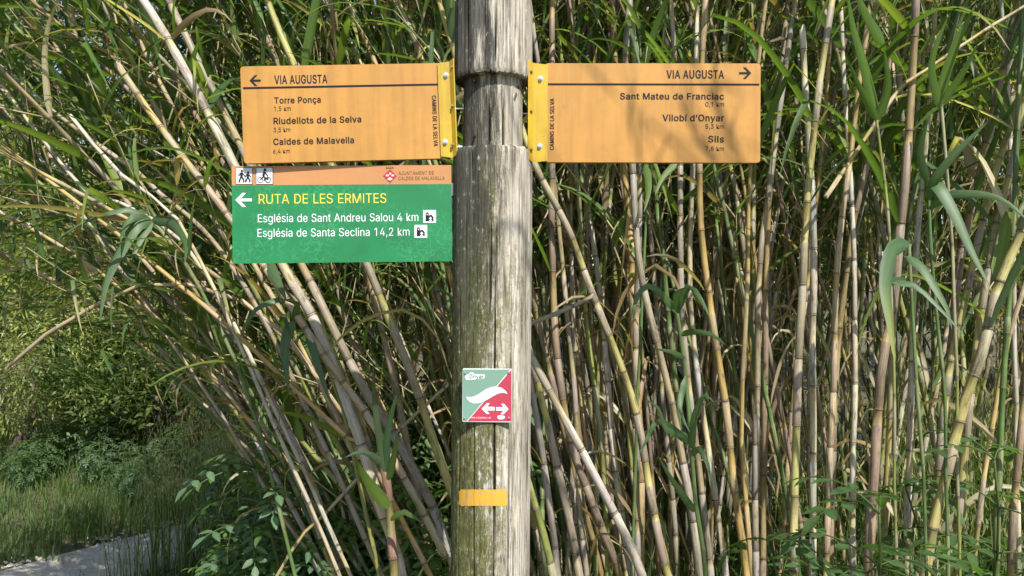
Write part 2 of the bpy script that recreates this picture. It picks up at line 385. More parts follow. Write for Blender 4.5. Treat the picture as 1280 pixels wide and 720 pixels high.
# ------------------------------------------------------------------ flat sign building kit
# letter outlines of a plain grotesque face (advance, closed outlines), 500 units per em
GLYPHS = {
 ',': (94, [[19,-60,34,36,68,36,42,-60]]),
 '.': (94, [[48,-2,39,-1,31,4,26,12,25,20,26,29,31,37,39,42,48,43,56,42,64,37,69,29,71,20,69,12,64,4,56,-1]]),
 '0': (227, [[113,-3,95,-2,79,3,65,12,47,31,34,57,29,77,24,127,29,177,35,197,48,223,65,242,79,251,95,256,113,258,131,256,147,251,161,242,179,223,192,197,198,177,203,127,198,77,192,57,179,31,162,12,147,3,131,-2], [113,25,136,30,145,37,157,52,169,88,172,127,169,166,157,203,145,218,136,224,113,230,91,224,82,218,70,203,58,166,55,127,58,88,70,52,82,37,91,30]]),
 '1': (227, [[138,254,138,0,106,0,105,224,43,179,43,213,99,254]]),
 '2': (227, [[32,0,32,24,141,141,155,163,160,182,157,202,149,215,133,226,112,230,94,227,77,216,66,199,64,181,33,181,35,202,43,221,55,237,72,248,91,255,105,257,127,257,147,251,164,241,177,228,186,211,190,193,189,172,181,150,153,111,76,28,195,28,195,0]]),
 '3': (227, [[109,-3,73,2,49,15,35,29,28,40,22,66,55,66,61,47,75,33,95,26,119,26,142,32,157,46,164,63,163,86,156,102,142,114,115,123,78,124,78,137,78,150,144,226,35,226,35,254,186,254,186,230,106,139,106,144,140,143,161,135,177,122,185,111,194,93,196,72,194,51,181,28,161,10,133,-1]]),
 '4': (227, [[20,53,20,79,123,254,155,254,54,83,207,81,207,53], [141,0,141,159,171,159,171,0]]),
 '5': (227, [[111,-3,82,1,54,16,35,41,30,65,61,65,69,44,80,34,90,29,111,25,130,28,149,41,161,61,164,86,159,106,151,119,141,128,119,138,88,135,64,123,49,125,34,126,48,254,183,254,183,226,75,226,67,151,85,161,106,166,126,166,147,160,165,150,179,134,189,116,194,99,195,82,193,58,188,44,176,26,160,11,148,4,134,-1]]),
 '6': (227, [[113,-3,91,-1,77,4,65,11,50,25,39,44,34,58,32,81,34,100,43,127,56,151,126,254,161,254,75,131,73,131,85,146,101,155,117,157,139,155,152,150,169,140,181,126,190,107,194,86,193,63,190,49,180,30,166,15,149,4,135,-1], [113,24,131,27,149,40,161,59,164,79,161,98,149,118,131,130,113,133,95,130,77,118,65,99,62,79,65,59,77,40,95,27]]),
 '7': (227, [[48,0,162,226,31,226,31,254,195,254,195,224,82,0]]),
 '8': (227, [[113,-3,82,1,50,17,37,31,31,42,26,68,29,88,40,110,58,126,76,132,55,145,40,165,35,190,40,214,49,230,67,246,92,256,113,258,134,256,159,246,177,230,186,214,191,190,186,165,171,145,150,132,168,126,186,110,197,88,200,68,195,42,189,31,176,17,145,1], [113,25,134,27,153,37,165,53,168,69,165,87,153,104,133,115,113,118,93,115,73,104,61,87,58,69,61,53,73,37,92,27], [113,145,130,147,146,157,157,172,160,188,157,203,147,218,130,228,113,230,96,228,79,218,69,203,66,188,69,172,79,157,96,147]]),
 'A': (240, [[8,0,101,254,138,254,231,0,198,0,132,186,116,239,123,239,111,201,43,0], [55,71,55,99,185,99,185,71]]),
 'C': (255, [[134,-3,113,-2,93,4,75,12,52,32,35,58,27,78,22,101,20,127,22,153,27,176,35,197,46,215,59,230,75,242,93,251,113,256,134,258,158,255,181,248,196,239,214,224,224,209,236,174,204,174,195,197,179,214,158,224,134,228,111,225,86,212,71,196,59,174,53,148,53,107,59,80,71,59,86,42,105,32,126,27,146,27,169,34,185,45,197,61,204,80,236,80,224,45,201,19,170,2]]),
 'D': (251, [[109,0,48,0,48,29,127,30,144,34,165,45,177,55,189,75,197,99,200,128,198,147,193,173,177,200,160,214,145,221,110,226,47,226,47,254,136,253,167,244,192,228,212,205,221,186,227,164,231,128,224,80,217,59,199,34,175,15,156,7,134,2], [62,254,62,0,30,0,30,254]]),
 'E': (209, [[30,0,30,254,186,254,186,226,62,226,62,143,178,143,178,114,62,114,62,29,188,29,188,0]]),
 'F': (205, [[30,0,30,254,185,254,185,226,62,226,62,139,173,139,173,111,62,111,62,0]]),
 'G': (260, [[134,-3,102,1,75,13,52,32,35,58,24,90,21,140,27,176,40,206,59,230,83,247,112,256,152,256,181,247,206,231,227,203,237,174,204,174,196,193,184,208,168,220,154,225,137,228,118,227,92,216,75,202,62,182,54,157,52,127,54,97,63,72,75,53,92,38,119,28,155,29,183,43,198,62,205,80,207,101,217,100,141,100,141,128,239,128,239,90,236,71,230,53,215,31,196,14,180,5,163,0]]),
 'I': (92, [[30,0,30,254,62,254,62,0]]),
 'J': (198, [[93,-3,62,2,38,16,22,40,17,73,17,86,49,86,50,58,57,42,70,30,93,25,105,26,120,33,131,47,135,58,136,254,168,254,168,73,166,50,159,31,140,10,113,-1]]),
 'L': (196, [[30,0,30,254,62,254,62,29,181,29,181,0]]),
 'M': (314, [[30,0,30,254,76,254,140,89,161,24,154,24,171,79,238,254,284,254,284,0,252,0,253,207,253,229,256,229,235,164,171,0,143,0,83,150,56,229,59,229,60,204,61,0]]),
 'N': (262, [[30,0,30,254,68,254,180,79,207,27,202,27,200,82,199,254,232,254,232,0,193,0,84,173,54,226,60,227,62,150,62,0]]),
 'O': (267, [[133,-3,112,-2,93,4,75,12,52,32,35,58,27,78,22,101,20,127,22,153,27,176,35,197,52,223,75,242,93,251,112,256,133,258,155,256,174,251,192,242,215,223,232,197,240,176,245,153,247,127,245,101,240,78,232,58,215,32,200,18,174,4,155,-2], [133,26,155,29,168,34,191,52,204,72,210,88,215,127,210,166,204,182,191,202,168,220,155,225,133,228,112,225,98,220,75,202,63,182,57,166,52,127,57,88,63,72,75,52,98,35,112,29]]),
 'P': (222, [[30,0,30,254,127,254,152,250,166,244,183,231,198,209,204,181,202,152,195,133,183,116,166,104,144,96,118,93,55,93,55,121,123,121,139,124,159,136,167,147,171,160,172,179,170,193,162,208,152,217,129,225,62,226,62,0]]),
 'R': (224, [[30,0,30,254,127,254,153,250,167,244,183,232,198,211,204,191,204,161,195,136,183,120,166,109,145,101,118,99,48,99,48,128,123,128,145,132,162,143,169,154,172,167,172,186,169,199,159,212,149,220,123,226,62,226,62,0], [177,0,115,115,151,115,214,0]]),
 'S': (223, [[112,-4,78,0,64,5,46,15,36,25,25,42,19,68,52,68,59,47,75,33,97,26,123,25,147,32,165,46,173,65,170,84,161,94,148,102,82,123,49,139,38,150,30,163,26,178,26,193,31,213,37,224,46,234,62,246,97,257,137,256,164,246,185,229,197,208,200,189,169,189,163,206,146,222,127,228,102,229,84,224,67,212,58,195,60,176,65,167,81,156,156,132,183,116,199,95,203,80,204,62,201,50,193,32,174,13,147,0]]),
 'T': (224, [[16,226,16,254,208,254,208,226,128,226,128,0,96,0,96,226]]),
 'U': (259, [[129,-4,93,1,77,8,57,22,42,40,36,54,30,87,30,254,62,254,62,89,64,72,73,52,89,37,110,28,129,26,149,28,165,34,179,44,191,61,196,89,196,254,229,254,229,87,223,54,207,27,189,12,157,-1]]),
 'V': (240, [[102,0,8,254,42,254,110,61,124,15,117,15,142,94,197,254,231,254,139,0]]),
 'a': (195, [[80,-4,63,-3,47,2,27,18,16,42,15,59,18,73,29,90,50,102,133,117,137,123,137,136,133,148,128,156,110,164,82,164,69,158,59,150,50,137,20,146,29,161,39,173,52,182,72,189,108,192,131,186,150,175,161,160,168,139,168,0,138,0,138,26,136,26,126,12,115,4,100,-2], [85,23,101,24,118,32,130,43,136,57,138,95,128,90,100,86,61,77,52,70,47,59,47,43,55,32,68,25]]),
 'b': (212, [[115,-4,99,-3,83,4,71,13,59,29,56,29,56,0,26,0,26,254,57,254,58,160,73,178,90,188,109,192,130,191,150,184,168,171,181,153,188,139,194,113,195,85,191,58,181,35,168,17,150,4,137,-1], [110,23,131,28,150,44,160,64,164,95,160,125,150,145,131,161,110,165,89,161,70,145,61,126,56,95,61,63,70,43,89,27]]),
 'c': (198, [[104,-4,72,1,58,8,41,23,28,43,22,58,17,94,20,122,32,153,52,176,79,189,113,192,142,184,156,176,167,164,181,138,151,131,145,145,133,157,118,163,104,165,86,162,73,155,62,144,54,129,49,106,49,81,54,59,62,44,81,28,107,23,121,26,135,33,146,44,152,59,181,51,171,28,153,11,130,0]]),
 'd': (212, [[98,-4,75,-1,62,4,44,17,31,35,22,58,17,85,18,113,24,139,31,153,45,171,62,184,83,191,104,192,123,188,139,178,154,160,155,254,186,254,186,0,156,0,156,29,153,29,141,13,130,4,114,-3], [102,23,123,27,142,43,152,63,156,95,152,126,142,145,123,161,102,165,81,161,62,145,52,125,48,95,52,64,62,44,81,28]]),
 'e': (202, [[106,-4,80,-1,65,4,46,17,32,35,22,58,18,75,17,103,22,129,31,152,51,175,78,189,103,192,123,190,138,185,156,174,167,162,176,147,182,128,186,85,37,85,37,110,169,110,155,101,149,134,138,151,127,159,113,164,97,165,82,161,69,154,59,143,51,125,48,89,51,64,61,44,76,31,95,24,117,24,130,28,140,34,153,53,182,45,174,27,156,10,130,-1]]),
 'g': (213, [[103,-75,78,-73,57,-66,38,-52,25,-35,51,-20,65,-37,85,-47,111,-48,136,-41,149,-29,154,-17,156,34,153,34,136,14,114,4,83,4,56,13,40,27,31,38,22,60,18,77,17,105,20,123,24,139,35,160,45,171,62,184,76,189,98,192,114,191,127,186,139,178,154,159,157,159,157,190,186,190,186,-4,183,-27,175,-45,157,-62,132,-72], [102,30,123,33,142,47,153,71,156,96,152,127,142,146,123,161,102,165,81,161,62,145,52,126,48,96,52,66,62,48,81,33]]),
 'i': (83, [[26,0,26,190,57,190,57,0], [42,221,27,227,21,242,27,256,42,262,57,256,63,242,57,227]]),
 'k': (190, [[55,68,55,106,60,106,142,190,161,190,180,190,92,100,89,100], [26,0,26,254,57,254,57,0], [147,0,74,93,96,114,186,0]]),
 'l': (84, [[26,0,26,254,57,254,57,0]]),
 'm': (305, [[26,0,26,190,56,190,56,148,54,148,59,162,72,179,90,190,110,193,129,190,144,180,157,160,160,147,156,147,161,160,172,175,186,185,199,191,218,193,234,191,253,183,264,173,275,154,278,135,278,0,248,0,247,139,243,149,236,156,224,163,209,165,197,164,184,158,174,148,169,135,168,0,137,0,136,140,132,148,123,158,115,163,100,165,85,163,73,156,63,145,58,133,57,0]]),
 'n': (205, [[57,113,57,0,26,0,26,190,56,190,56,144,51,144,66,172,76,181,94,189,114,192,132,190,147,184,160,174,173,155,178,135,179,0,148,0,148,125,145,137,136,152,123,161,111,164,96,164,80,159,71,151,63,141,58,129]]),
 'o': (208, [[104,-4,72,1,58,8,41,23,28,43,22,58,17,94,22,130,28,146,41,165,58,180,72,187,104,192,136,187,149,180,167,165,180,146,186,130,191,94,186,58,180,43,167,23,149,8,136,1], [104,23,126,28,143,40,155,64,160,94,155,124,143,148,126,161,104,165,81,161,65,148,52,124,48,94,52,64,65,40,81,28]]),
 'r': (130, [[26,0,26,190,56,190,56,160,58,160,65,173,81,186,96,191,122,192,122,161,99,163,83,159,70,151,61,138,57,118,57,0]]),
 's': (182, [[91,-4,61,0,42,9,25,27,18,47,47,53,50,44,58,33,70,26,85,23,113,26,122,31,131,40,133,58,124,70,110,76,52,93,36,104,25,124,23,137,26,152,39,173,63,187,94,192,117,190,140,179,152,166,162,145,134,139,127,152,114,163,100,166,83,165,69,161,59,153,55,142,56,129,62,122,72,116,123,102,143,93,160,76,166,53,161,33,145,12,118,-1]]),
 't': (114, [[102,190,102,164,3,164,3,190], [32,236,63,236,64,38,68,31,75,26,101,27,107,1,86,-2,69,-1,56,4,42,15,36,26,32,46]]),
 'u': (205, [[91,-3,68,1,53,8,38,24,30,41,26,69,26,190,57,190,57,65,65,42,82,28,100,25,121,29,134,38,144,52,148,71,148,190,179,190,179,0,149,0,149,46,154,46,150,38,134,13,117,2]]),
 'v': (195, [[81,0,9,190,42,190,87,66,103,10,92,10,110,72,152,190,186,190,113,0]]),
 'w': (284, [[69,0,11,190,44,190,80,54,88,21,82,21,96,81,126,190,158,190,196,45,201,21,196,21,206,68,240,190,272,190,215,0,184,0,138,169,145,169,99,0]]),
 'y': (195, [[24,-69,31,-43,49,-45,63,-39,72,-26,81,-1,9,190,42,190,87,66,103,10,92,10,110,72,153,190,186,190,98,-38,86,-57,70,-68,50,-72]]),
 'ç': (198, [[104,-4,72,1,58,8,41,23,28,43,22,58,17,94,20,122,32,153,52,176,79,189,113,192,142,184,156,176,167,164,181,138,151,131,145,145,133,157,118,163,104,165,86,162,73,155,62,144,54,129,49,106,49,81,54,59,62,44,81,28,107,23,121,26,135,33,146,44,152,59,181,51,171,28,153,11,130,0], [85,-71,85,-53,115,-52,119,-50,121,-44,121,-37,116,-33,91,-31,96,8,112,8,112,-15,130,-18,139,-24,144,-34,144,-47,138,-62,127,-68,111,-71]]),
 'é': (202, [[106,-4,80,-1,65,4,46,17,32,35,22,58,18,75,17,103,22,129,31,152,51,175,78,189,103,192,123,190,138,185,156,174,167,162,176,147,182,128,186,85,37,85,37,110,169,110,155,101,149,134,138,151,127,159,113,164,97,165,82,161,69,154,59,143,51,125,48,89,51,64,61,44,76,31,95,24,117,24,130,28,140,34,153,53,182,45,174,27,156,10,130,-1], [88,214,112,265,146,265,114,214]]),
 'í': (83, [[26,0,26,190,57,190,57,0], [28,214,52,265,86,265,53,214]]),
 '’': (88, [[26,159,41,254,75,254,49,159]]),
}
BOLD = {
 'A': (256, [[16,-5,51,-5,61,-1,83,66,173,66,195,1,198,-3,206,-5,239,-5,247,-3,249,1,246,10,196,145,156,255,146,259,109,259,101,257,98,253,6,1,8,-3], [97,104,126,194,128,194,135,171,159,104]]),
 'C': (271, [[131,-8,146,-8,185,-2,216,15,241,42,254,80,252,83,244,85,206,84,201,79,196,62,183,46,169,37,153,32,134,32,112,39,103,44,88,60,76,82,71,105,71,150,76,172,88,195,103,210,124,221,145,223,161,220,178,212,195,193,201,175,206,170,244,169,252,171,254,175,243,208,233,224,213,242,196,252,162,261,146,263,126,262,94,255,74,245,62,236,43,215,32,196,24,174,18,134,19,107,24,80,34,55,49,32,74,9,113,-6]]),
 'D': (267, [[38,-5,56,-5,62,-3,70,-5,123,-5,155,-1,174,4,192,12,219,35,234,56,242,79,249,132,245,166,239,187,229,208,209,229,206,233,182,248,146,258,70,259,61,257,55,259,38,259,29,256,28,0,30,-3], [81,34,80,221,121,221,148,217,161,211,175,199,191,174,198,133,195,98,185,71,172,53,147,38,135,35]]),
 'E': (225, [[38,-5,196,-5,202,-4,206,0,206,29,202,33,80,34,80,109,192,110,196,114,195,145,186,148,80,148,80,151,80,221,194,221,200,222,204,226,204,254,200,258,38,259,29,256,28,0,30,-3]]),
 'F': (221, [[38,-5,70,-5,76,-4,80,0,80,106,181,106,187,107,191,111,191,139,187,143,80,144,80,221,140,221,193,221,201,223,203,226,203,254,199,258,38,259,32,258,28,254,28,0,30,-3]]),
 'G': (276, [[138,-8,173,-5,195,1,213,11,234,31,248,52,255,74,257,87,257,128,255,131,247,133,149,133,141,131,139,128,140,98,149,95,204,95,203,79,199,68,197,63,182,45,160,34,129,33,107,41,90,57,80,73,72,96,70,119,71,150,72,159,79,180,90,198,107,213,119,218,128,222,147,223,169,217,181,208,195,192,201,175,206,170,245,169,253,171,255,175,244,206,220,236,196,251,162,261,118,261,84,251,61,235,39,209,25,177,19,143,22,89,32,59,49,32,74,10,103,-3]]),
 'I': (108, [[38,-5,70,-5,76,-4,80,0,80,254,78,257,70,259,38,259,32,258,28,254,28,0,30,-3]]),
 'L': (212, [[38,-5,189,-5,195,-4,199,0,199,29,195,33,80,34,80,150,80,254,78,257,70,259,38,259,32,258,28,254,28,0,30,-3]]),
 'M': (330, [[38,-5,69,-5,75,-4,79,0,78,157,140,1,143,-3,151,-5,179,-5,189,-1,250,158,250,0,252,-3,260,-5,292,-5,300,-3,302,0,302,133,302,254,300,257,292,259,240,258,235,253,165,68,154,101,94,255,84,259,38,259,30,257,28,254,28,0,30,-3]]),
 'N': (278, [[38,-5,70,-5,76,-4,80,0,79,177,190,0,195,-4,201,-5,240,-5,249,-2,250,254,248,257,242,258,207,259,201,258,197,254,198,80,87,254,82,258,76,259,38,259,29,256,28,0,30,-3]]),
 'O': (283, [[130,-8,171,-6,189,0,217,15,234,32,249,55,259,80,264,108,265,133,259,174,249,200,234,223,209,245,189,255,171,260,152,262,125,262,97,256,74,245,70,240,57,231,49,223,32,196,24,174,19,147,18,120,24,80,34,55,49,32,74,9,80,6,112,-6], [138,31,125,33,113,38,90,56,80,73,75,87,70,131,75,167,80,181,90,198,113,217,130,222,145,223,169,217,192,198,203,181,208,167,213,123,208,87,203,73,192,56,169,37,158,33]]),
 'P': (238, [[38,-5,70,-5,76,-4,80,0,80,88,130,88,159,92,179,99,193,108,202,116,212,130,220,151,222,183,215,212,202,231,192,239,183,247,167,254,138,259,38,259,29,256,28,0,30,-3], [81,126,80,221,135,220,153,214,157,209,162,205,168,194,170,182,169,158,161,141,145,130,133,126]]),
 'R': (240, [[38,-5,70,-5,76,-4,80,0,80,94,125,94,177,-3,185,-5,222,-5,230,-3,232,1,229,7,176,101,176,104,183,106,197,115,208,128,214,137,222,160,222,193,215,214,202,232,184,247,168,254,138,259,38,259,30,257,28,254,28,0,30,-3], [139,105,136,110,150,110,153,108,151,106], [81,133,80,221,131,221,149,217,158,210,167,199,170,188,170,165,168,156,163,147,149,137,139,134]]),
 'S': (239, [[116,-9,162,-4,189,9,211,31,220,52,222,71,217,96,198,120,171,136,97,159,83,168,79,173,76,196,83,209,96,219,111,224,134,223,148,218,162,204,166,190,171,185,208,184,214,185,218,189,215,209,205,227,181,249,152,260,115,262,97,261,81,256,63,250,49,240,36,227,29,214,24,195,24,176,29,160,37,147,48,136,83,119,148,99,159,93,169,81,171,64,167,54,162,46,147,35,130,30,118,30,106,31,89,37,76,49,71,66,66,72,27,73,19,71,17,66,24,39,35,22,45,12,67,0,79,-4]]),
 'T': (240, [[104,-5,136,-5,142,-4,146,0,146,221,216,221,222,222,226,226,226,254,222,258,136,259,24,259,18,258,14,254,14,226,18,222,94,221,94,0,96,-3]]),
 'U': (275, [[133,-9,172,-5,206,9,225,26,242,57,247,84,247,254,245,257,237,259,198,258,194,254,194,86,190,64,180,48,166,37,152,32,142,31,123,32,104,40,89,55,82,71,80,85,79,256,70,259,38,259,32,258,28,254,28,84,35,50,41,37,51,25,76,5,94,-3]]),
 'V': (256, [[110,-5,147,-5,157,-1,249,253,247,257,239,259,205,259,195,255,133,71,128,59,60,255,50,259,16,259,10,258,6,254,99,1,102,-3]]),
 'a': (211, [[79,-9,115,-6,132,1,134,4,136,4,138,-3,146,-5,176,-5,185,-2,186,140,178,163,165,179,146,190,118,197,79,194,55,187,41,178,28,164,25,157,18,147,20,143,50,133,58,132,66,134,79,151,93,159,115,159,127,154,135,137,134,121,51,106,30,94,16,74,13,61,14,41,25,17,48,-2,63,-7], [90,28,77,31,72,34,65,43,65,60,67,65,77,74,113,82,135,85,135,67,132,51,129,45,119,35,106,29]]),
 'b': (228, [[115,-9,127,-9,155,-4,167,1,188,18,198,32,210,61,213,82,212,115,206,140,198,156,188,170,167,187,145,195,115,197,91,192,76,183,75,210,75,254,73,257,65,259,34,259,28,258,24,254,24,0,26,-3,34,-5,64,-5,72,-3,74,0,74,7,76,7,82,1,95,-5], [117,28,103,31,86,46,78,66,74,98,79,127,86,142,103,157,119,160,133,157,150,142,158,126,162,91,158,63,150,47,133,32]]),
 'c': (214, [[109,-9,145,-4,170,8,189,27,199,51,193,56,168,63,154,63,150,60,145,46,134,35,116,28,95,32,78,47,71,61,67,79,67,108,72,130,79,143,88,152,99,158,115,160,133,154,144,143,151,128,161,127,189,132,198,136,199,139,189,158,184,167,168,182,157,188,123,197,80,193,53,180,31,156,22,134,17,117,15,90,20,57,27,40,38,23,57,5,73,-3]]),
 'd': (228, [[102,-9,129,-7,147,1,153,7,155,-2,164,-5,194,-5,200,-4,204,0,204,254,202,257,194,259,163,259,155,257,153,254,153,221,152,183,138,192,114,197,89,196,65,189,48,177,30,156,22,140,17,120,15,82,20,57,30,32,40,18,61,1,76,-5], [111,28,95,32,78,47,70,63,66,91,70,126,78,142,95,157,109,160,125,157,142,142,150,127,154,99,150,62,142,46,125,31]]),
 'e': (218, [[110,-9,145,-5,173,7,192,26,200,45,194,50,169,57,155,57,150,53,141,38,136,34,124,29,105,29,91,34,77,47,69,63,67,80,200,81,204,85,200,126,194,148,184,165,170,179,153,189,138,194,107,197,79,193,52,179,30,155,20,130,15,106,16,73,20,57,28,38,41,19,64,1,80,-5], [69,115,69,126,76,142,86,152,95,157,105,160,119,159,128,156,137,148,147,134,150,115]]),
 'i': (99, [[34,-5,65,-5,71,-4,75,0,75,190,73,193,65,195,34,195,28,194,24,190,24,0,26,-3], [49,216,57,217,72,223,75,226,81,241,76,255,72,260,51,267,43,266,28,260,19,243,24,228,28,223]]),
 'l': (100, [[34,-5,65,-5,71,-4,75,0,75,254,73,257,65,259,34,259,28,258,24,254,24,0,26,-3]]),
 'n': (221, [[34,-5,65,-5,71,-4,75,0,76,130,80,140,96,156,105,159,123,158,136,149,144,135,146,127,147,-2,156,-5,187,-5,196,-2,197,55,196,137,190,158,173,180,164,187,150,193,126,197,95,193,75,183,74,190,70,194,28,194,24,190,24,0,26,-3]]),
 'o': (224, [[109,-9,151,-3,166,5,178,15,186,23,199,44,204,57,209,90,204,131,197,149,186,165,166,183,151,191,115,197,73,191,57,183,51,176,49,176,38,165,25,145,20,131,15,98,20,57,27,40,38,23,57,5,73,-3], [112,28,97,31,81,43,70,63,66,90,70,125,81,145,95,157,112,160,128,157,143,145,153,125,158,97,153,63,143,43,126,31]]),
 'r': (146, [[34,-5,65,-5,71,-4,75,0,75,121,78,136,88,150,99,156,107,158,130,156,139,159,140,192,136,196,121,197,96,195,80,189,75,184,73,192,64,195,34,195,28,194,24,190,24,0,26,-3]]),
 's': (198, [[95,-9,133,-5,160,8,178,30,184,51,177,78,158,97,132,108,85,120,74,129,73,143,76,151,83,157,92,160,109,161,116,159,127,149,132,138,136,135,144,134,174,140,180,145,169,169,155,183,132,194,99,197,64,191,40,177,24,153,21,140,22,127,34,103,51,90,107,74,124,67,131,58,129,41,116,30,91,28,83,30,75,35,67,45,64,55,61,57,53,58,22,52,16,47,24,24,43,5,62,-4]]),
 't': (130, [[85,-7,117,-4,123,-2,125,3,120,25,117,30,109,32,87,31,82,37,81,159,110,159,118,161,120,164,120,190,118,193,110,195,81,195,81,236,79,239,71,241,40,241,32,239,30,236,30,195,11,195,2,192,1,164,5,160,30,159,30,43,34,25,40,14,55,1,70,-5], [51,169,50,185,60,185,61,169]]),
 'u': (221, [[96,-8,132,-2,146,8,148,-2,157,-5,187,-5,193,-4,197,0,197,190,195,193,187,195,156,195,147,192,146,69,142,52,130,38,120,32,105,30,96,32,81,46,75,64,74,192,65,195,34,195,25,192,24,65,28,40,37,21,54,4,69,-3]]),
 'v': (211, [[89,-5,121,-5,131,-1,204,189,202,193,194,195,160,195,150,191,110,76,105,64,60,191,50,195,17,195,11,194,7,190,78,1,81,-3]]),
 'y': (211, [[54,-77,87,-71,105,-57,115,-41,203,186,203,192,194,195,161,195,151,191,106,64,104,70,60,191,50,195,17,195,11,194,7,190,79,0,71,-25,63,-36,54,-40,43,-38,33,-39,28,-45,22,-67,23,-71,30,-74]]),
 'ç': (214, [[93,-76,122,-76,138,-73,148,-69,156,-63,162,-48,162,-33,153,-19,145,-14,130,-12,130,-6,145,-4,170,8,189,27,199,51,193,56,168,63,154,63,150,60,145,46,134,35,116,28,95,32,78,47,71,61,67,79,67,108,71,127,79,143,88,152,99,158,109,160,121,159,133,154,144,143,149,130,154,127,167,127,193,133,198,136,199,139,184,167,171,180,157,188,129,196,115,197,80,193,53,180,31,156,18,123,15,90,20,57,27,40,38,23,57,5,73,-3,92,-6,89,-27,91,-34,119,-38,118,-47,93,-48,84,-51,83,-71,85,-74]]),
 'í': (99, [[34,-5,65,-5,71,-4,75,0,75,190,73,193,65,195,34,195,28,194,24,190,24,0,26,-3], [36,209,61,209,67,210,72,214,104,264,102,268,94,270,60,270,50,266,26,215,28,211]]),
 '’': (104, [[34,154,63,155,68,161,93,252,91,257,83,259,49,259,43,258,39,254,24,162,26,156]]),
}
class Board:
    def __init__(s, root): s.root = root; bpy.context.view_layer.update(); s.M = root.matrix_world.copy(); s.I = s.M.inverted()
    def at(s, px, py):
        """photo pixel -> local x,z on the board's face plane (local y = 0)"""
        o = s.I @ Vector((0, 0, CAM_Z)); d = s.I.to_3x3() @ Vector(((px - 640) / F, 1, -(py - 360) / F))
        t = -o.y / d.y; q = o + d * t; return (q.x, q.z)
    def poly(s, pts): return [s.at(*p) for p in pts]
    def label_px(s): return (Vector(s.at(640, 200)) - Vector(s.at(600, 200))).length / 40
    def text(s, name, body, x0, x1, base, cap, mat, bold=0.0, rot=0, lift=.0006, parent=None):
        """words fitted between two photo pixels, capital height in photo pixels"""
        def raw(b):
            cu = bpy.data.curves.new('lettering', 'CURVE'); cu.dimensions = '2D'; cu.fill_mode = 'BOTH'; pen = 0
            for ch in b:
                if ch == ' ': pen += 112; continue
                adv, outs = (BOLD if bold > .009 else GLYPHS)[ch]
                for q in outs:
                    sp = cu.splines.new('POLY'); sp.points.add(len(q) // 2 - 1); sp.use_cyclic_u = True
                    for k in range(len(q) // 2): sp.points[k].co = ((pen + q[2*k]) / 500, q[2*k+1] / 500, 0, 1)
                pen += adv
            ob = bpy.data.objects.new('lettering', cu); col.objects.link(ob); bpy.context.view_layer.update()
            dg = bpy.context.evaluated_depsgraph_get(); me = bpy.data.meshes.new_from_object(ob.evaluated_get(dg))
            bpy.data.objects.remove(ob); bpy.data.curves.remove(cu); return me
        hm = raw('I'); ch = max(v.co.y for v in hm.vertices) - min(v.co.y for v in hm.vertices); b0 = min(v.co.y for v in hm.vertices); bpy.data.meshes.remove(hm)
        me = raw(body); mn = min(v.co.x for v in me.vertices); mxx = max(v.co.x for v in me.vertices)
        if rot == 0:
            A = Vector(s.at(x0, base)); B = Vector(s.at(x1, base))
            wd = (B - A).length; k = s.label_px(); A.y = (A.y + B.y) / 2
            for v in me.vertices:
                v.co = (A.x + (v.co.x - mn) / (mxx - mn) * wd, -lift, A.y + (v.co.y - b0) / ch * cap * k)
        else:
            # base = pixel x of the baseline, x0/x1 = pixel y of start and end
            A = Vector(s.at(base, x0)); B = Vector(s.at(base, x1)); L = B.y - A.y; k = s.label_px()
            sg = 1 if x1 > x0 else -1      # reading down: letter tops point right
            ax = (A.x + B.x) / 2
            for v in me.vertices:
                v.co = (ax + sg * (v.co.y - b0) / ch * cap * k, -lift, A.y + (v.co.x - mn) / (mxx - mn) * L)
        me.materials.clear(); me.materials.append(mat); me.name = name
        for at in ('Col', 'st'): pass
        o = link(name, me, parent or s.root); return o
    def shape(s, name, polys, mat, lift=.0006, parent=None):
        mb = MB()
        for p in polys: mb.prism(s.poly(p), -lift, -lift + .0004)
        return mb.build(name, mat, parent or s.root)
def rrect(x0, z0, x1, z1, r, n=5):
    pts = []
    for cx, cz, a0 in ((x1-r, z1-r, 0), (x0+r, z1-r, 90), (x0+r, z0+r, 180), (x1-r, z0+r, 270)):
        for k in range(n + 1):
            a = R(a0 + 90 * k / n); pts.append((cx + r * math.cos(a), cz + r * math.sin(a)))
    return pts
def arrow(x0, x1, yc, h, th, head):
    """arrow from px x0 (tip) to x1 (tail): two chevron arms and a shaft"""
    d = 1 if x1 > x0 else -1
    q = th * .72
    arm1 = [(x0, yc), (x0 + d*head, yc - h/2), (x0 + d*(head + 2*q*.95), yc - h/2), (x0 + d*q*2, yc)]
    arm2 = [(x0, yc), (x0 + d*head, yc + h/2), (x0 + d*(head + 2*q*.95), yc + h/2), (x0 + d*q*2, yc)]
    sh = [(x0 + d*q, yc - th/2), (x1, yc - th/2), (x1, yc + th/2), (x0 + d*q, yc + th/2)]
    return [arm1, arm2], [sh]
def hexbolt(parent, name, x, z, r, y, mat, out=.004):
    mb = MB(); mb.disc(x, z, r * 1.35, y - .001, y, n=18); mb.disc(x, z, r, y - out, y - .001, n=6); mb.disc(x, z, r * .55, y - out - .0008, y - out, n=10)
    return mb.build(name, mat, parent)

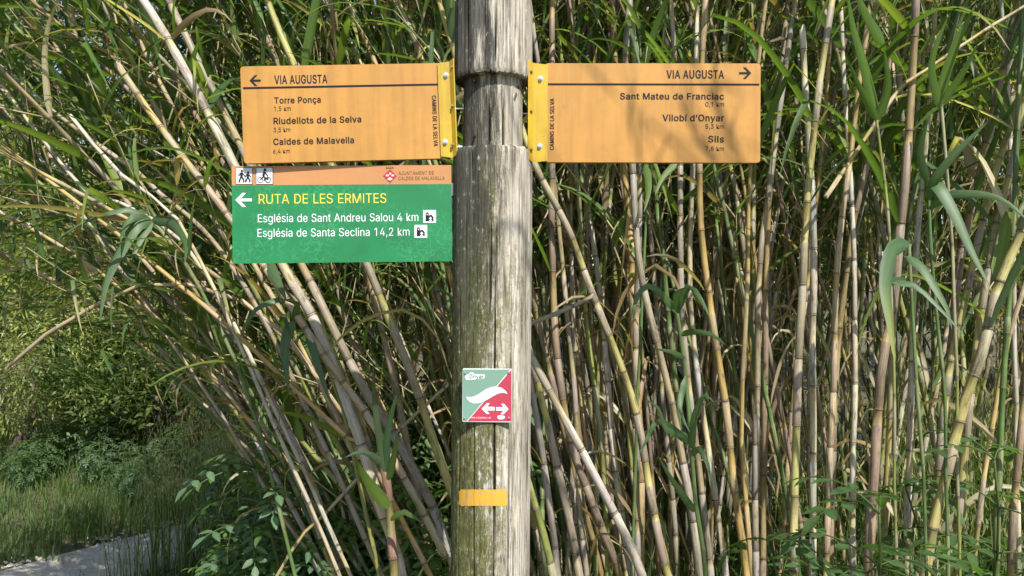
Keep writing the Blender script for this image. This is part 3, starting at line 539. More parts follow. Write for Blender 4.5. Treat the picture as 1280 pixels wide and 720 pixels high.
SY = PY - .02
def fingerpost(side, root, plate_px, brk_px, bolts, screws, tilt):
    B = Board(root); r = root
    my = (plate_px[1] + plate_px[3]) / 2; sx = brk_px[2] if side < 0 else brk_px[0]
    ax, bx = B.at(plate_px[0], my + (4.5 if side < 0 else 0))[0], B.at(plate_px[2], my)[0]; az, bz = B.at(sx, plate_px[3])[1], B.at(sx, plate_px[1])[1]
    mb = MB(); o = rrect(ax, az, bx, bz, .006); mb.prism(o, 0, .003); mb.build('panel', M['orange'], r)
    # folded rim round the back of the sheet
    mb = MB()
    mb.box((ax + .006, .0032, az + .0005), (bx - .006, .016, az + .0022)); mb.box((ax + .006, .0032, bz - .0022), (bx - .006, .016, bz - .0005))
    xo = ax if side < 0 else bx - .0017
    mb.box((xo + .0003, .0032, az + .006), (xo + .0017, .016, bz - .006)); mb.build('folded_rim', M['orange'], r)
    # bracket: face strip over the board's end, folded round to a flange that runs back along the post
    cx, dx = B.at(brk_px[0], my)[0], B.at(brk_px[2], my)[0]; cz, dz = B.at(sx, brk_px[3])[1], B.at(sx, brk_px[1])[1]
    inner = dx if side < 0 else cx           # edge next to the post
    outer = cx if side < 0 else dx
    f = -side                                 # +1: towards +x is towards the post
    fold = inner - f * .0095                  # fold line
    t = .0025; mb = MB()
    cs = [(outer, -.004), (fold, -.004), (inner - f*.002, -.0135), (inner, -.0135), (inner, -.011), (fold + f*.001, -.0012), (outer, -.0012)]
    n = len(cs); chz = .006
    def zr(x, top):
        e = chz if abs(x - outer) < .001 else 0
        bend = .006 * max(0, (abs(x - outer) - abs(fold - outer)) / .0095)
        return (dz - e * .5 + bend * .6) if top else (cz + e * .5 + bend * .9)
    lo = [mb.vert((x, y, zr(x, 0))) for x, y in cs]; hi = [mb.vert((x, y, zr(x, 1))) for x, y in cs]
    for k in range(n):
        l = (k + 1) % n; mb.face(lo[k], lo[l], hi[l], hi[k])
    mb.face(*hi); mb.face(*lo[::-1])
    mb.box((min(inner, inner - f*.0024), -.011, cz + .006), (max(inner, inner - f*.0024), .046, dz - .003))
    br = mb.build('mounting_bracket', M['yellow'], r)
    for px, py in bolts:
        x, z = B.at(px, py); hexbolt(r, 'bolt', x, z, .0036, -.004, M['steel'], .0048)
    for py in screws:
        x, z = B.at(brk_px[2] - 4.2 if side < 0 else brk_px[0] + 4.2, py)
        hexbolt(r, 'screw', x, z, .0024, -.0088, M['dull'], .0045)
    for py in (screws[0] + 4, screws[1], screws[2]):
        x, z = B.at(brk_px[2] if side < 0 else brk_px[0], py)
        rb = MB(); rb.tube([Vector((inner - f*.004, .012, z)), Vector((inner + f*.026, .014, z))], [.0018, .0018], 7); rb.build('fixing_rod', M['steel'], r)
    return B
def sign_root(name, px, py, roll, yaw, label, cat):
    p = P(px, py, SY); o = empty(name, p, label, cat); o.rotation_euler = (0, R(roll), R(yaw)); return o

# left orange board
o = sign_root('direction_sign', 570, 138, -2.2, 4.0, 'orange direction board on the left of the post pointing left, above the green sign', 'sign')
B = fingerpost(-1, o, (302.5, 78.5, 553, 197.5), (549, 77.5, 570, 197.5), ((557.5, 94.7), (556.8, 178)), (86, 134, 182), -2)
def frame_px(B, pts): return pts
hd, sh = arrow(312, 326, 100.7, 13.4, 2.3, 6.5)
B.shape('arrow', hd, M['ink']); B.shape('arrow_shaft', sh, M['ink'], .0009)
xa, za = B.at(304, 113.2); xb, zb = B.at(549, 102.6); zc = (za + zb) / 2
mb = MB(); mb.box((xa, -.0006, zc - .0017), (xb - .0005, -.0002, zc + .0017)); mb.build('rule_line', M['ink'], o)
B.text('heading_lettering', 'VIA AUGUSTA', 343.2, 409.4, 104.6, 10.6, M['ink'], .024)
for body, x0, x1, b, c in (('Torre Ponça', 343, 401.2, 128.9, 7.6), ('Riudellots de la Selva', 342, 451.8, 154.1, 7.9), ('Caldes de Malavella', 341.7, 442.7, 180.1, 7.9)):
    B.text('destination_lettering', body, x0, x1, b, c, M['ink'], .021)
for body, x0, x1, b in (('1,5 km', 343, 363.5, 138.5), ('3,5 km', 342, 363, 165), ('6,4 km', 341.5, 362.5, 191.6)):
    B.text('distance_lettering', body, x0, x1, b, 5.4, M['ink'], 0)
B.text('network_lettering', 'CAMINS DE LA SELVA', 119.5, 183, 541.0, 5.2, M['ink'], .011, rot=1)

# right orange board
o = sign_root('direction_sign', 660, 141, 0.25, -0.6, 'orange direction board on the right of the post pointing right to three villages', 'sign')
B = fingerpost(1, o, (681, 79, 950.5, 202.6), (660, 79.5, 684.5, 203.5), ((675.7, 99), (674.6, 183)), (91, 140, 188), 0)
hd, sh = arrow(939, 924, 91.4, 14.4, 2.4, 7)
B.shape('arrow', hd, M['ink']); B.shape('arrow_shaft', sh, M['ink'], .0009)
xa, za = B.at(684.9, 105.3); xb, zb = B.at(949, 105.3)
mb = MB(); mb.box((xa, -.0006, za - .0017), (xb, -.0002, za + .0017)); mb.build('rule_line', M['ink'], o)
B.text('heading_lettering', 'VIA AUGUSTA', 833, 905, 98.2, 10.4, M['ink'], .024)
for body, x0, x1, b, c in (('Sant Mateu de Franciac', 775, 905, 124.4, 8), ('Vilobí d\u2019Onyar', 828, 905, 151.5, 8.2), ('Sils', 885, 905, 178, 8.2)):
    B.text('destination_lettering', body, x0, x1, b, c, M['ink'], .021)
for body, x0, x1, b in (('0,1 km', 881.7, 905, 133.2), ('5,3 km', 881.7, 905, 160.8), ('7,8 km', 881.7, 905, 188.6)):
    B.text('distance_lettering', body, x0, x1, b, 5.5, M['ink'], 0)
B.text('network_lettering', 'CAMINS DE LA SELVA', 187.5, 123, 692.6, 5.2, M['ink'], .011, rot=1)

# green board
p = P(565, 266, SY + .004)
o = empty('direction_sign', p, 'green hermitage route board with orange top band and white arrow, under the left orange board', 'sign'); o.rotation_euler = (0, R(-.7), R(2.4))
B = Board(o)
TLp, BRp = B.at(292, 207.5), B.at(565, 327.6); xl = B.at(290.2, 270)[0]; xr = B.at(564.8, 270)[0]; zm = B.at(430, 231)[1]
zt_, zb_ = B.at(430, 207)[1], B.at(430, 328)[1]
mb = MB(); mb.box((xl, .0004, zb_), (xr, .003, zt_)); mb.build('back_sheet', M['alu'], o)
mb = MB(); mb.box((xl, 0, zb_), (xr, .0002, zm)); mb.build('green_panel', M['green'], o)
mb = MB(); mb.box((xl, 0, zm + .0003), (xr, .0002, zt_)); mb.build('orange_band', M['band'], o)
mb = MB()
for zz in (zb_ + .04, zt_ - .045): mb.box((xl + .03, .0035, zz - .012), (xr + .05, .010, zz + .012))
mb.build('mounting_rail', M['alu'], o)
hd, sh = arrow(294.3, 315, 250, 17.5, 3.6, 8.6)
B.shape('arrow', hd, M['white']); B.shape('arrow_shaft', sh, M['white'], .0009)
B.text('heading_lettering', 'RUTA DE LES ERMITES', 323.5, 483, 254.3, 12, M['lemon'])
B.text('destination_lettering', 'Església de Sant Andreu Salou 4 km', 322.5, 523, 277.1, 10, M['white'])
B.text('destination_lettering', 'Església de Santa Seclina 14,2 km', 322, 512, 295.4, 10, M['white'])
B.text('council_lettering', 'AJUNTAMENT DE', 498, 542.5, 218.4, 4.3, M['brownink'])
B.text('council_lettering', 'CALDES DE MALAVELLA', 498, 556, 224.9, 4.3, M['brownink'])
def circ(x, y, r, n=14): return [(x + r * math.cos(6.2832*k/n), y + r * math.sin(6.2832*k/n)) for k in range(n)]
def bar(x0, y0, x1, y1, w):
    d = Vector((x1-x0, y1-y0)); d.normalize(); q = Vector((-d.y, d.x)) * w / 2
    return [(x0+q.x, y0+q.y), (x1+q.x, y1+q.y), (x1-q.x, y1-q.y), (x0-q.x, y0-q.y)]
def icon(x0, y0, x1, y1, marks, name):
    f = B.shape(name, [[(x0-.6, y0-.6), (x1+.6, y0-.6), (x1+.6, y1+.6), (x0-.6, y1+.6)]], M['ink'], .0006)
    b = B.shape('tile', [[(x0, y0), (x1, y0), (x1, y1), (x0, y1)]], M['white'], .0010, f)
    k = 0
    mbs = MB()
    for pts in marks:
        mbs.prism(B.poly(pts), -.0014 - .00002 * k, -.0011); k += 1
    mbs.build('figure', M['ink'], f)
def walker(x, y, h):
    s = h / 16
    return [circ(x + .6*s, y - 14.6*s, 1.6*s), [(x-1.6*s, y-12.6*s), (x+2*s, y-12.6*s), (x+1.7*s, y-6.8*s), (x-1.4*s, y-6.8*s)],
            bar(x-.4*s, y-7*s, x-3.2*s, y, 1.9*s), bar(x+.6*s, y-7*s, x+2.8*s, y-3.5*s, 1.9*s), bar(x+2.6*s, y-4*s, x+3*s, y, 1.7*s),
            bar(x+1.4*s, y-12*s, x+4.4*s, y-8*s, 1.2*s), bar(x-1.2*s, y-12*s, x-3.6*s, y-8*s, 1.3*s), bar(x+4.6*s, y-9*s, x+5.2*s, y, .7*s)]
icon(295.6, 210.2, 315.4, 230, walker(302, 228, 15.5) + walker(310, 228, 13.5), 'walkers_pictogram')
def ring(x, y, r, w, n=18): return [bar(x + r*math.cos(6.2832*k/n), y + r*math.sin(6.2832*k/n), x + r*math.cos(6.2832*(k+1)/n), y + r*math.sin(6.2832*(k+1)/n), w) for k in range(n)]
icon(320.8, 209.8, 340.8, 230, ring(325.6, 225, 3.2, .7) + ring(335.4, 225, 3.2, .7) + [bar(325.6, 225, 330, 220.5, .9), bar(330, 220.5, 335.4, 225, .8),
     bar(334.6, 219, 335.4, 225, .8), bar(331, 214.6, 329.4, 220, 2.8), bar(331.6, 215.4, 334.8, 219.4, 1.1), bar(329.6, 220, 332, 222.6, 1.6), bar(332, 222.4, 330.4, 226, 1.3), circ(331.6, 212.4, 1.7)], 'cyclist_pictogram')
def church(x0, y0, s):
    u = s / 16; q = lambda *p: [(x0 + a*u, y0 + b*u) for a, b in p]
    body = q((3, 14), (3, 5), (3.6, 3.6), (5, 2.8), (6.4, 3.6), (7, 5), (7, 7), (10, 6), (13, 9), (13, 14), (10.2, 14), (10.2, 13.2), (6.6, 13.2), (6.6, 14))
    return q((3, 14), (3, 5), (3.6, 3.4), (5, 2.6), (6.4, 3.4), (7, 5), (7, 14)), q((7, 14), (7, 7), (10, 5.6), (13, 9), (13, 14)), q((4.4, 6.4), (4.4, 4.8), (5.6, 4.8), (5.6, 6.4)), \
        q((7.4, 14), (7.4, 12.6), (8.6, 12.6), (8.6, 11), (7, 11), (9.2, 8.2), (11.4, 11), (9.8, 11), (9.8, 12.6), (11, 12.6), (11, 14))
for x0, y0 in ((529, 262.6), (518, 281.2)):
    f = B.shape('church_pictogram', [[(x0, y0), (x0+16, y0), (x0+16, y0+16), (x0, y0+16)]], M['white'], .0006)
    a, b, c, d = church(x0, y0, 16)
    B.shape('figure', [a], M['ink'], .0010, f); B.shape('figure', [b], M['ink'], .00102, f); B.shape('opening', [c, d], M['white'], .0014, f)
f = B.shape('crest', [[(487.5, 211.4), (496, 220), (487.5, 228.6), (479, 220)]], M['crimson'], .0006)
B.shape('crest_charge', [bar(482.6, 219.4, 485.8, 219.4, 2), bar(489.6, 219.4, 492.6, 219.4, 2), [(484, 224), (487.5, 221.6), (491, 224), (487.5, 225.6)], circ(487.8, 217.2, 1.3)], M['white'], .0010, f)
B.shape('crest_crown', [bar(482.5, 210.4, 492.5, 209.8, .8)] + [[(482.4 + 2.4*k, 210), (483.3 + 2.4*k, 207.8), (484.2 + 2.4*k, 210)] for k in range(4)], M['brownink'], .0006, f)

# small square waymark plaque
p = P(609, 494.5, PY - POST_R * 1.02 - .0035)
o = empty('trail_plaque', p, 'small square sage green and red plaque with white swoosh screwed to the post', 'sign'); o.rotation_euler = (0, R(.35), R(-2))
B = Board(o)
x0, z0 = B.at(577.8, 527.2); x1, z1 = B.at(640, 461)
mb = MB(); mb.prism(rrect(x0, z0, x1, z1, .0025), .0002, .003); mb.build('sheet', M['rim'], o)
e = .6
B.shape('sage_field', [[(578.6, 462), (577+60.4, 462), (583.4, 526.2), (578.6, 526.2)]], M['sage'], .0003)
B.shape('red_field', [[(639.3, 463), (639.3, 526.4), (584.6, 526.4), (638.6, 463)]], M['pink'], .0003)
zpx = lambda a, b: (560 + a / 7.2, 440 + b / 7.2)
sw_t = [(163, 400), (200, 408), (240, 398), (290, 370), (340, 335), (390, 315), (440, 310), (480, 320), (515, 345), (537, 378)]
sw_b = [(500, 366), (455, 372), (410, 395), (360, 425), (310, 450), (270, 461), (230, 462), (195, 448), (173, 425)]
B.shape('swoosh', [[zpx(*q) for q in sw_t + sw_b]], M['white'], .0008)
B.shape('arrow', [[zpx(*q) for q in ((303, 510), (350, 460), (376, 462), (352, 492), (420, 494), (420, 526), (350, 526), (374, 556), (348, 557))]], M['white'], .0008)
B.shape('arrow', [[zpx(*q) for q in ((546, 514), (505, 466), (478, 466), (500, 496), (433, 496), (433, 527), (500, 528), (472, 560), (500, 560))]], M['white'], .0008)
lg = B.shape('logo', [[zpx(*q) for q in ((152, 225), (165, 205), (190, 200), (200, 182), (225, 184), (240, 200), (330, 202), (332, 225), (318, 242), (262, 246), (200, 250), (165, 250))]], M['white'], .0006)
B.text('logo_lettering', 'Onyar', 560 + 188/7.2, 560 + 322/7.2, 440 + 237/7.2, 5, M['ink'], .0, lift=.0012, parent=lg)
B.text('web_lettering', 'www.rutadelter.cat', 560 + 197/7.2, 560 + 385/7.2, 440 + 597/7.2, 2.2, M['white'], lift=.0008)
B.shape('emblem', [[zpx(*q) for q in ((445, 575), (475, 568), (510, 575), (512, 592), (490, 606), (462, 606), (446, 594))]], M['white'], .0008)
for a, b in ((155, 187), (545, 184), (149, 592), (548, 592)):
    x, z = B.at(*zpx(a, b)); s_ = hexbolt(o, 'screw', x, z, .0015, -.0008, M['steel'], .0016)

# ------------------------------------------------------------------ reeds: canes and leaves
TINT = {  # sheath, bare culm
 'grey':   ((.30, .262, .205), (.33, .27, .15)), 'pale': ((.47, .42, .33), (.45, .39, .24)), 'brown': ((.25, .185, .125), (.31, .23, .10)),
 'tan':    ((.40, .315, .20), (.42, .32, .13)), 'yellow': ((.30, .255, .175), (.38, .335, .125)), 'orange': ((.37, .28, .15), (.41, .285, .10)),
 'green':  ((.17, .21, .085), (.10, .17, .05)), 'olive': ((.27, .25, .15), (.24, .26, .07)), 'red': ((.24, .14, .09), (.24, .2, .07))}
def jit(c, r, a=.12):
    k = 1 + r.uniform(-a, a); return (c[0] * k * (1 + r.uniform(-.05, .05)), c[1] * k, c[2] * k * (1 + r.uniform(-.1, .1)))
def culm(mb, path, r0, r1, tint, r, sides=8, broken=False, gap=(.13, .26), knobs=True):
    """hollow-stem cane: internodes, node rings, papery sheaths; returns the nodes (point, tangent, s, radius)"""
    seg = [0]
    for a, b in zip(path, path[1:]): seg.append(seg[-1] + (b - a).length)
    T = seg[-1]; st = {'i': 0}
    def at(s):
        s = max(0, min(T, s)); i = st['i']
        while i < len(seg) - 2 and seg[i+1] < s: i += 1
        while i > 0 and seg[i] > s: i -= 1
        st['i'] = i
        k = (s - seg[i]) / max(1e-9, seg[i+1] - seg[i]); return path[i].lerp(path[i+1], k), (path[i+1] - path[i]).normalized()
    rings = []; nodes = []; ph = r.uniform(0, 1); hv = r.uniform(0, 50)
    def add(s, rad, c):
        p, t = at(s); ref = Vector((0, 1, 0)) if abs(t.y) < .9 else Vector((1, 0, 0))
        a = t.cross(ref).normalized(); b = t.cross(a)
        rings.append([mb.vert(p + (a * math.cos(6.2832*j/sides) + b * math.sin(6.2832*j/sides)) * rad, c, (j / sides + ph, s + hv, ph * 7)) for j in range(sides)])
    cs0, cb0 = TINT[tint]; s = r.uniform(-.12, 0); L = r.uniform(*gap)
    while s < T - .01:
        L = max(.06, L * r.uniform(.88, 1.12)); L = min(L, gap[1] * 1.25); e = min(s + L, T)
        rad = r0 + (r1 - r0) * max(0, s) / T; rad2 = r0 + (r1 - r0) * e / T
        cs = jit(cs0, r); cb = jit(cb0, r); f = r.choice((.5, .7, .85, .97, .97, .97)) if tint not in ('orange', 'green') else r.choice((.3, .6, .97))
        if r.random() < (.2 if tint not in ('yellow', 'orange', 'olive', 'green') else .5): f = 0
        if s > 0:
            p, t = at(s); nodes.append((p, t, s, rad))
            dk = (.10, .075, .045)
            if knobs: add(s - .001, rad * .99, dk); add(s, rad * 1.13, jit(cs0, r, .3)); add(s + .003, rad * 1.12, dk); add(s + .0045, rad * .97, dk)
        if f > 0:
            add(max(0, s) + .006, rad * 1.06, cs); add(max(0, s) + (e - s) * f * .5, (rad + rad2) / 2 * 1.05, jit(cs, r, .06)); m_ = max(0, s) + .006 + (e - s) * f * .96
            m_ = min(m_, e - .003); add(m_, rad2 * 1.05, cs); add(m_ + .001, rad2 * .95, cb if f < .9 else cs)
        else:
            add(max(0, s) + .006, rad * .97, cb); add((max(0, s) + e) / 2, (rad + rad2) * .475, jit(cb, r, .06))
        add(e - .0015, rad2 * .95, cb if f < .9 else cs)
        s = e
    for k in range(len(rings) - 1):
        for j in range(sides):
            l = (j + 1) % sides; mb.face(rings[k][j], rings[k][l], rings[k+1][l], rings[k+1][j])
    if broken:
        c = mb.vert(at(T - .03)[0], (.03, .02, .015)); last = rings[-1]
        for j in range(sides):
            v = mb.v[last[j]]; mb.v[last[j]] = (v[0], v[1], v[2] + r.uniform(-.004, .016))
        for j in range(sides): mb.face(last[j], last[(j+1) % sides], c)
    return nodes
LEAFC = [(.070, .125, .030), (.090, .155, .036), (.062, .115, .042), (.11, .175, .040), (.095, .15, .065), (.145, .20, .045)]
DEADC = [(.36, .29, .17), (.30, .22, .12), (.42, .36, .24), (.26, .20, .13)]
def leaf_profile(t): return min(1, (t / .10 + .35)) * (1 - t ** 1.6) ** .9
def leaf(mb, p, d, length, width, droop, r, c, tip=None, fold=.16, twist=0, n=9, kink=None):
    d = d.normalized(); side = d.cross(Vector((0, 0, 1)))
    side = side.normalized() if side.length > .05 else Vector((1, 0, 0))
    h = r.uniform(0, 60); prev = None; tip = tip or c; step = length / n
    for i in range(n + 1):
        t = i / n; wd = width * leaf_profile(t) + .0006
        s2 = d.cross(Vector((0, 0, 1)))
        if s2.length > .12:
            s2.normalize(); side = (side + s2 * .35).normalized() if s2.dot(side) > 0 else (side - s2 * .35).normalized()
        side = (side - d * side.dot(d)).normalized()
        sv = Quaternion(d, twist * t) @ side; nv = sv.cross(d)
        cc = tuple(a + (b - a) * max(0, (t - .55) / .45) for a, b in zip(c, tip)); mc = tuple(x * 1.35 for x in cc)
        row = (mb.vert(p - sv * wd * .5 + nv * fold * wd, cc, (h, t * length, h)), mb.vert(p, mc, (h + .5, t * length, h)), mb.vert(p + sv * wd * .5 + nv * fold * wd, cc, (h + 1, t * length, h)))
        if prev: mb.face(prev[0], prev[1], row[1], row[0]); mb.face(prev[1], prev[2], row[2], row[1])
        prev = row
        p = p + d * step
        d = (d + Vector((0, 0, -1)) * droop * step * (1.5 if t > .3 else .6)).normalized()
        if kink and i == kink: d = (d + Vector((r.uniform(-.3, .3), r.uniform(-.3, .3), -1.6))).normalized()
def leafc(r, dead=0.0):
    if r.random() < dead: c = jit(r.choice(DEADC), r, .2); return c, c
    c = jit(r.choice(LEAFC), r, .2); return c, (c if r.random() < .7 else (.30, .25, .08))
def foliage(mb, nodes, smin, r, dens=1.0, size=1.0, dead=.1, smax=99):
    az = r.uniform(0, 6.28)
    for p, t, s, rad in nodes:
        az += math.pi + r.uniform(-.4, .4)
        if s < smin or s > smax or r.random() > dens: continue
        out = Vector((math.cos(az), math.sin(az), 0)); out = (out - t * out.dot(t)).normalized()
        c, tip = leafc(r, dead); ang = r.uniform(.35, .95)
        leaf(mb, p + out * rad, t * math.cos(ang) + out * math.sin(ang), r.uniform(.32, .64) * size, r.uniform(.014, .034) * size, r.uniform(.9, 4.2), r, c, tip, twist=r.uniform(-.9, .9), kink=r.choice((None, None, None, 4, 5)))
def deadstrips(mb, nodes, r, n, smax=2.4):
    """papery dead leaves hanging down the cane"""
    for _ in range(n):
        q = [k for k in nodes if .3 < k[2] < smax]
        if not q: return
        p, t, s, rad = r.choice(q); az = r.uniform(0, 6.28); out = Vector((math.cos(az), math.sin(az), 0)); c = jit(r.choice(DEADC), r, .25)
        leaf(mb, p + out * rad, out * .5 + t * r.choice((.9, .4, -.8)), r.uniform(.18, .42), r.uniform(.008, .022), r.uniform(5, 14), r, c, fold=.12, twist=r.uniform(-3, 3), n=7)

def blocked(co, mw=None):
    """does any of these points reach into the space where the signs and the post stand?"""
    for c in co:
        q = mw @ c if mw else c
        if q.y < 1.5 and -.66 < q.x < .56 and q.z < 2.35: return True
    return False
def branches(cb_, fb_, nodes, r, smin, smax, prob):
    """thin second-year twigs with small leaves"""
    for p, t, s, rad in nodes:
        if not smin < s < smax or r.random() > prob: continue
        az = r.uniform(0, 6.28); d = (t * r.uniform(.7, 1.3) + Vector((math.cos(az), math.sin(az), 0)) * r.uniform(.35, 1)).normalized(); q = [p.copy()]; n = r.randint(4, 7); sg = 1
        for k in range(n):
            q.append(q[-1] + d * r.uniform(.06, .11)); d = (d + Vector((r.uniform(-.1, .1), r.uniform(-.1, .1), .06))).normalized()
            if k > 0:
                o_ = d.cross(Vector((r.uniform(-1, 1), r.uniform(-1, 1), r.uniform(-1, 1)))).normalized(); c, tip = leafc(r, .15)
                leaf(fb_, q[-1], d * .8 + o_ * .7, r.uniform(.13, .30), r.uniform(.009, .018), r.uniform(1, 6), r, c, tip, n=6, twist=r.uniform(-1, 1))
        cb_.tube(q, [.0032 * (1 - .6 * k / n) for k in range(n + 1)], 5, [jit((.33, .29, .15), r, .2)] * (n + 1))
CANES = {}
def traced(key, pts, wpx, Y, tint, label, name='reed_cane', top=None, bottom=True, broken=False, fol=.8, group=None, drift=0.0, smin=None):
    """a cane followed from its foot to its top; pts are photo pixels at depth Y"""
    r = random.Random(key)
    ww = [P(x, y, Y + drift * (720 - y) / 720 * .5) for x, y in pts]
    if ww[0].z > ww[-1].z and key[0] != 'x': ww = ww[::-1]
    if bottom:
        d = (ww[0] - ww[1]).normalized(); d = (d + Vector((0, 0, -.35))).normalized(); p = ww[0]
        for _ in range(60):
            if p.z < gz(p.x, p.y) - .02: break
            p = p + d * .06; d = (d + Vector((0, 0, -.02))).normalized()
        ww = [p] + ww
    ext = top if top is not None else 1.3
    n_before = len(ww)
    if ext > 0 and not broken:
        d = (ww[-1] - ww[-2]).normalized(); p = ww[-1]; sdv = Vector((r.uniform(-.1, .1), r.uniform(-.02, .12), -.02))
        for _ in range(int(ext / .2)): p = p + d * .2; ww.append(p); d = (d + sdv * .25 + Vector((.04 * d.x, 0, -.012))).normalized()
    base = ww[0].copy(); path = smoothpath([q - base for q in ww], .05)
    for i, q in enumerate(path[1:-1]): q.x += .004 * noise.noise(Vector((i * .25, hash(key) % 97 if False else len(key), 0))); 
    root = empty(name, base, label, 'reed', group)
    rad = wpx * Y / F / 2; mb = MB()
    nodes = culm(mb, path, rad * 1.06, rad * (.55 if ext > 0 and not broken else .9), tint, r, 9, broken)
    mb.build('culm', M['cane'], root, smooth=True)
    T = nodes[-1][2] if nodes else 1
    if smin is None: smin = max(1.3, T - ext - .35)
    for _ in range(25):
        fb = MB()
        if fol > 0: foliage(fb, nodes, smin, r, fol, 1.0, .12)
        deadstrips(fb, nodes, r, r.choice((0, 1, 2)) if wpx > 6 else 0)
        if not blocked([Vector(v) + base for v in fb.v[::2]]): break
    if fb.f: fb.build('foliage', M['leaf'], root, smooth=True)
    CANES[key] = (root, Y); return root
def traced_leaf(key, pts, wpx, c=None, dY=-.06, tip=None):
    root, Y = CANES[key]; Y = Y + dY; r = random.Random(str(pts)); ww = smoothpath([P(x, y, Y - .03 * i) for i, (x, y) in enumerate(pts)], .02)
    c = c or jit(r.choice(LEAFC), r, .15); tip = tip or c; mb = MB(); prev = None; h = r.uniform(0, 50); n = len(ww) - 1; tl = R(r.uniform(-30, 30))
    for i, p in enumerate(ww):
        t = i / n; d = (ww[min(i+1, n)] - ww[max(i-1, 0)]).normalized(); sv = d.cross(Vector((0, 1, 0))).normalized(); sv = Quaternion(d, tl) @ sv; nv = sv.cross(d)
        wd = wpx * Y / F * leaf_profile(t) * 1.1 + .0006; q = p - root.location
        cc = tuple(a + (b - a) * max(0, (t - .4) / .6) for a, b in zip(c, tip))
        row = (mb.vert(q - sv*wd*.5 + nv*.14*wd, cc, (h, t, h)), mb.vert(q, tuple(x*1.3 for x in cc), (h+.5, t, h)), mb.vert(q + sv*wd*.5 + nv*.14*wd, cc, (h+1, t, h)))
        if prev: mb.face(prev[0], prev[1], row[1], row[0]); mb.face(prev[1], prev[2], row[2], row[1])
        prev = row
    mb.build('leaf', M['leaf'], root, smooth=True)

T_ = traced
# left of the post, leaning left
T_('a', [(502, 720), (491, 681), (447, 542), (397, 409), (352, 331), (293, 207), (247, 117), (207, 43), (173, -8)], 14, 1.78, 'pale', 'thickest pale cane leaning left, running from behind the green sign up to the top edge')
T_('b', [(562, 690), (508, 570), (458, 492), (377, 331), (330, 240), (280, 140), (215, 10)], 12, 1.9, 'grey', 'grey cane leaning left just below the middle of the green sign')
T_('c', [(575, 650), (558, 603), (519, 481), (460, 334), (420, 225), (385, 120), (350, 40), (330, -10)], 11.5, 1.84, 'yellow', 'yellow banded cane leaving the right half of the green sign towards the post')
T_('d', [(470, 585), (447, 559), (363, 481), (280, 403), (210, 345)], 7.5, 1.78, 'orange', 'slim orange yellow cane sloping low across the leaning grey canes')
T_('g', [(575, 715), (558, 698), (524, 631), (463, 525), (410, 453), (329, 331), (263, 240), (187, 140), (145, 78)], 9, 1.74, 'tan', 'straight tan cane with a bare tip leaning left of the orange boards', top=0, broken=True, fol=0)
T_('u2', [(430, 470), (330, 290), (277, 200), (200, 67), (158, -6)], 7.5, 2.1, 'brown', 'thin brown cane running close beside the thickest pale cane')
T_('u4', [(290, 400), (173, 262), (113, 245), (50, 170), (0, 103), (-60, 10)], 5.5, 1.85, 'pale', 'thin whitish cane arching out at the far left edge', fol=.5)
T_('u5', [(330, 400), (190, 232), (150, 200), (67, 140), (0, 82), (-90, 15)], 7, 1.9, 'grey', 'grey cane slanting to the left edge above the thin whitish one')
T_('u6', [(260, 345), (173, 240), (133, 200), (87, 143)], 5, 1.76, 'pale', 'thin pale dry stick slanting among the upper left leaves', top=0, fol=0, bottom=True)
T_('f', [(380, 620), (347, 564), (280, 453), (200, 350), (120, 260)], 6, 2.1, 'tan', 'thin tan cane at the outer left side of the stand, low down')
T_('h', [(400, 715), (363, 664), (280, 523), (215, 430), (160, 350)], 5, 2.0, 'grey', 'thinnest grey cane at the lower left above the weeds')
T_('i', [(352, 709), (400, 650), (447, 598), (494, 542), (560, 481)], 4.5, 1.9, 'tan', 'broken thin tan cane lying crosswise, rising right to the post', top=0, broken=True, bottom=True, fol=0)
T_('u8', [(480, 420), (420, 240), (350, 85), (308, -6)], 9, 2.1, 'brown', 'brown cane coming out above the top left corner of the left orange board')
T_('u9', [(590, 460), (530, 240), (470, 82), (432, -5)], 9.5, 2.15, 'tan', 'tan cane coming out above the middle of the left orange board')
T_('u10', [(560, 430), (510, 230), (452, 80), (402, -5)], 7.5, 2.25, 'pale', 'pale cane beside the tan one above the left orange board')
T_('e1', [(535, 720), (470, 560), (420, 450), (340, 330), (270, 200), (150, 20)], 9, 2.3, 'brown', 'brown cane in the middle of the leaning stand below the green sign')
T_('e2', [(520, 715), (455, 590), (370, 440), (300, 340), (200, 210)], 8, 2.35, 'grey', 'grey cane behind the slim orange yellow one')
T_('e3', [(585, 600), (552, 470), (520, 330), (480, 200), (440, 60)], 8, 2.3, 'olive', 'olive cane close to the left of the post under the green sign')
T_('e4', [(470, 690), (420, 590), (330, 450), (260, 360), (150, 220)], 7, 2.2, 'tan', 'tan cane with grey sheaths at the left fringe of the leaning stand')
T_('arch', [(420, 520), (330, 395), (267, 363), (200, 353), (147, 367), (50, 423), (7, 462)], 5, 1.9, 'tan', 'thin tan cane arching over and drooping to the left edge', top=0, fol=0)
T_('fount', [(330, 560), (270, 400), (220, 310), (190, 276)], 5, 1.85, 'green', 'slender green cane tip with drooping leaves left of the green sign', name='reed_shoot', top=0, fol=0)
for pts, wd in (([(190, 277), (172, 281), (150, 315), (132, 355), (125, 402)], 14), ([(190, 278), (177, 297), (164, 325)], 9), ([(190, 276), (213, 279), (231, 303), (231, 330)], 13), ([(188, 277), (168, 271), (155, 285), (150, 303)], 11), ([(190, 277), (160, 262), (110, 275), (70, 300)], 8)):
    traced_leaf('fount', pts, wd, (.075, .13, .055))
T_('shl', [(493, 725), (491, 700), (486, 631), (480, 581)], 12, 1.72, 'red', 'stout young shoot with reddish stem and broad leaves left of the post foot', name='reed_shoot', top=0, fol=0)
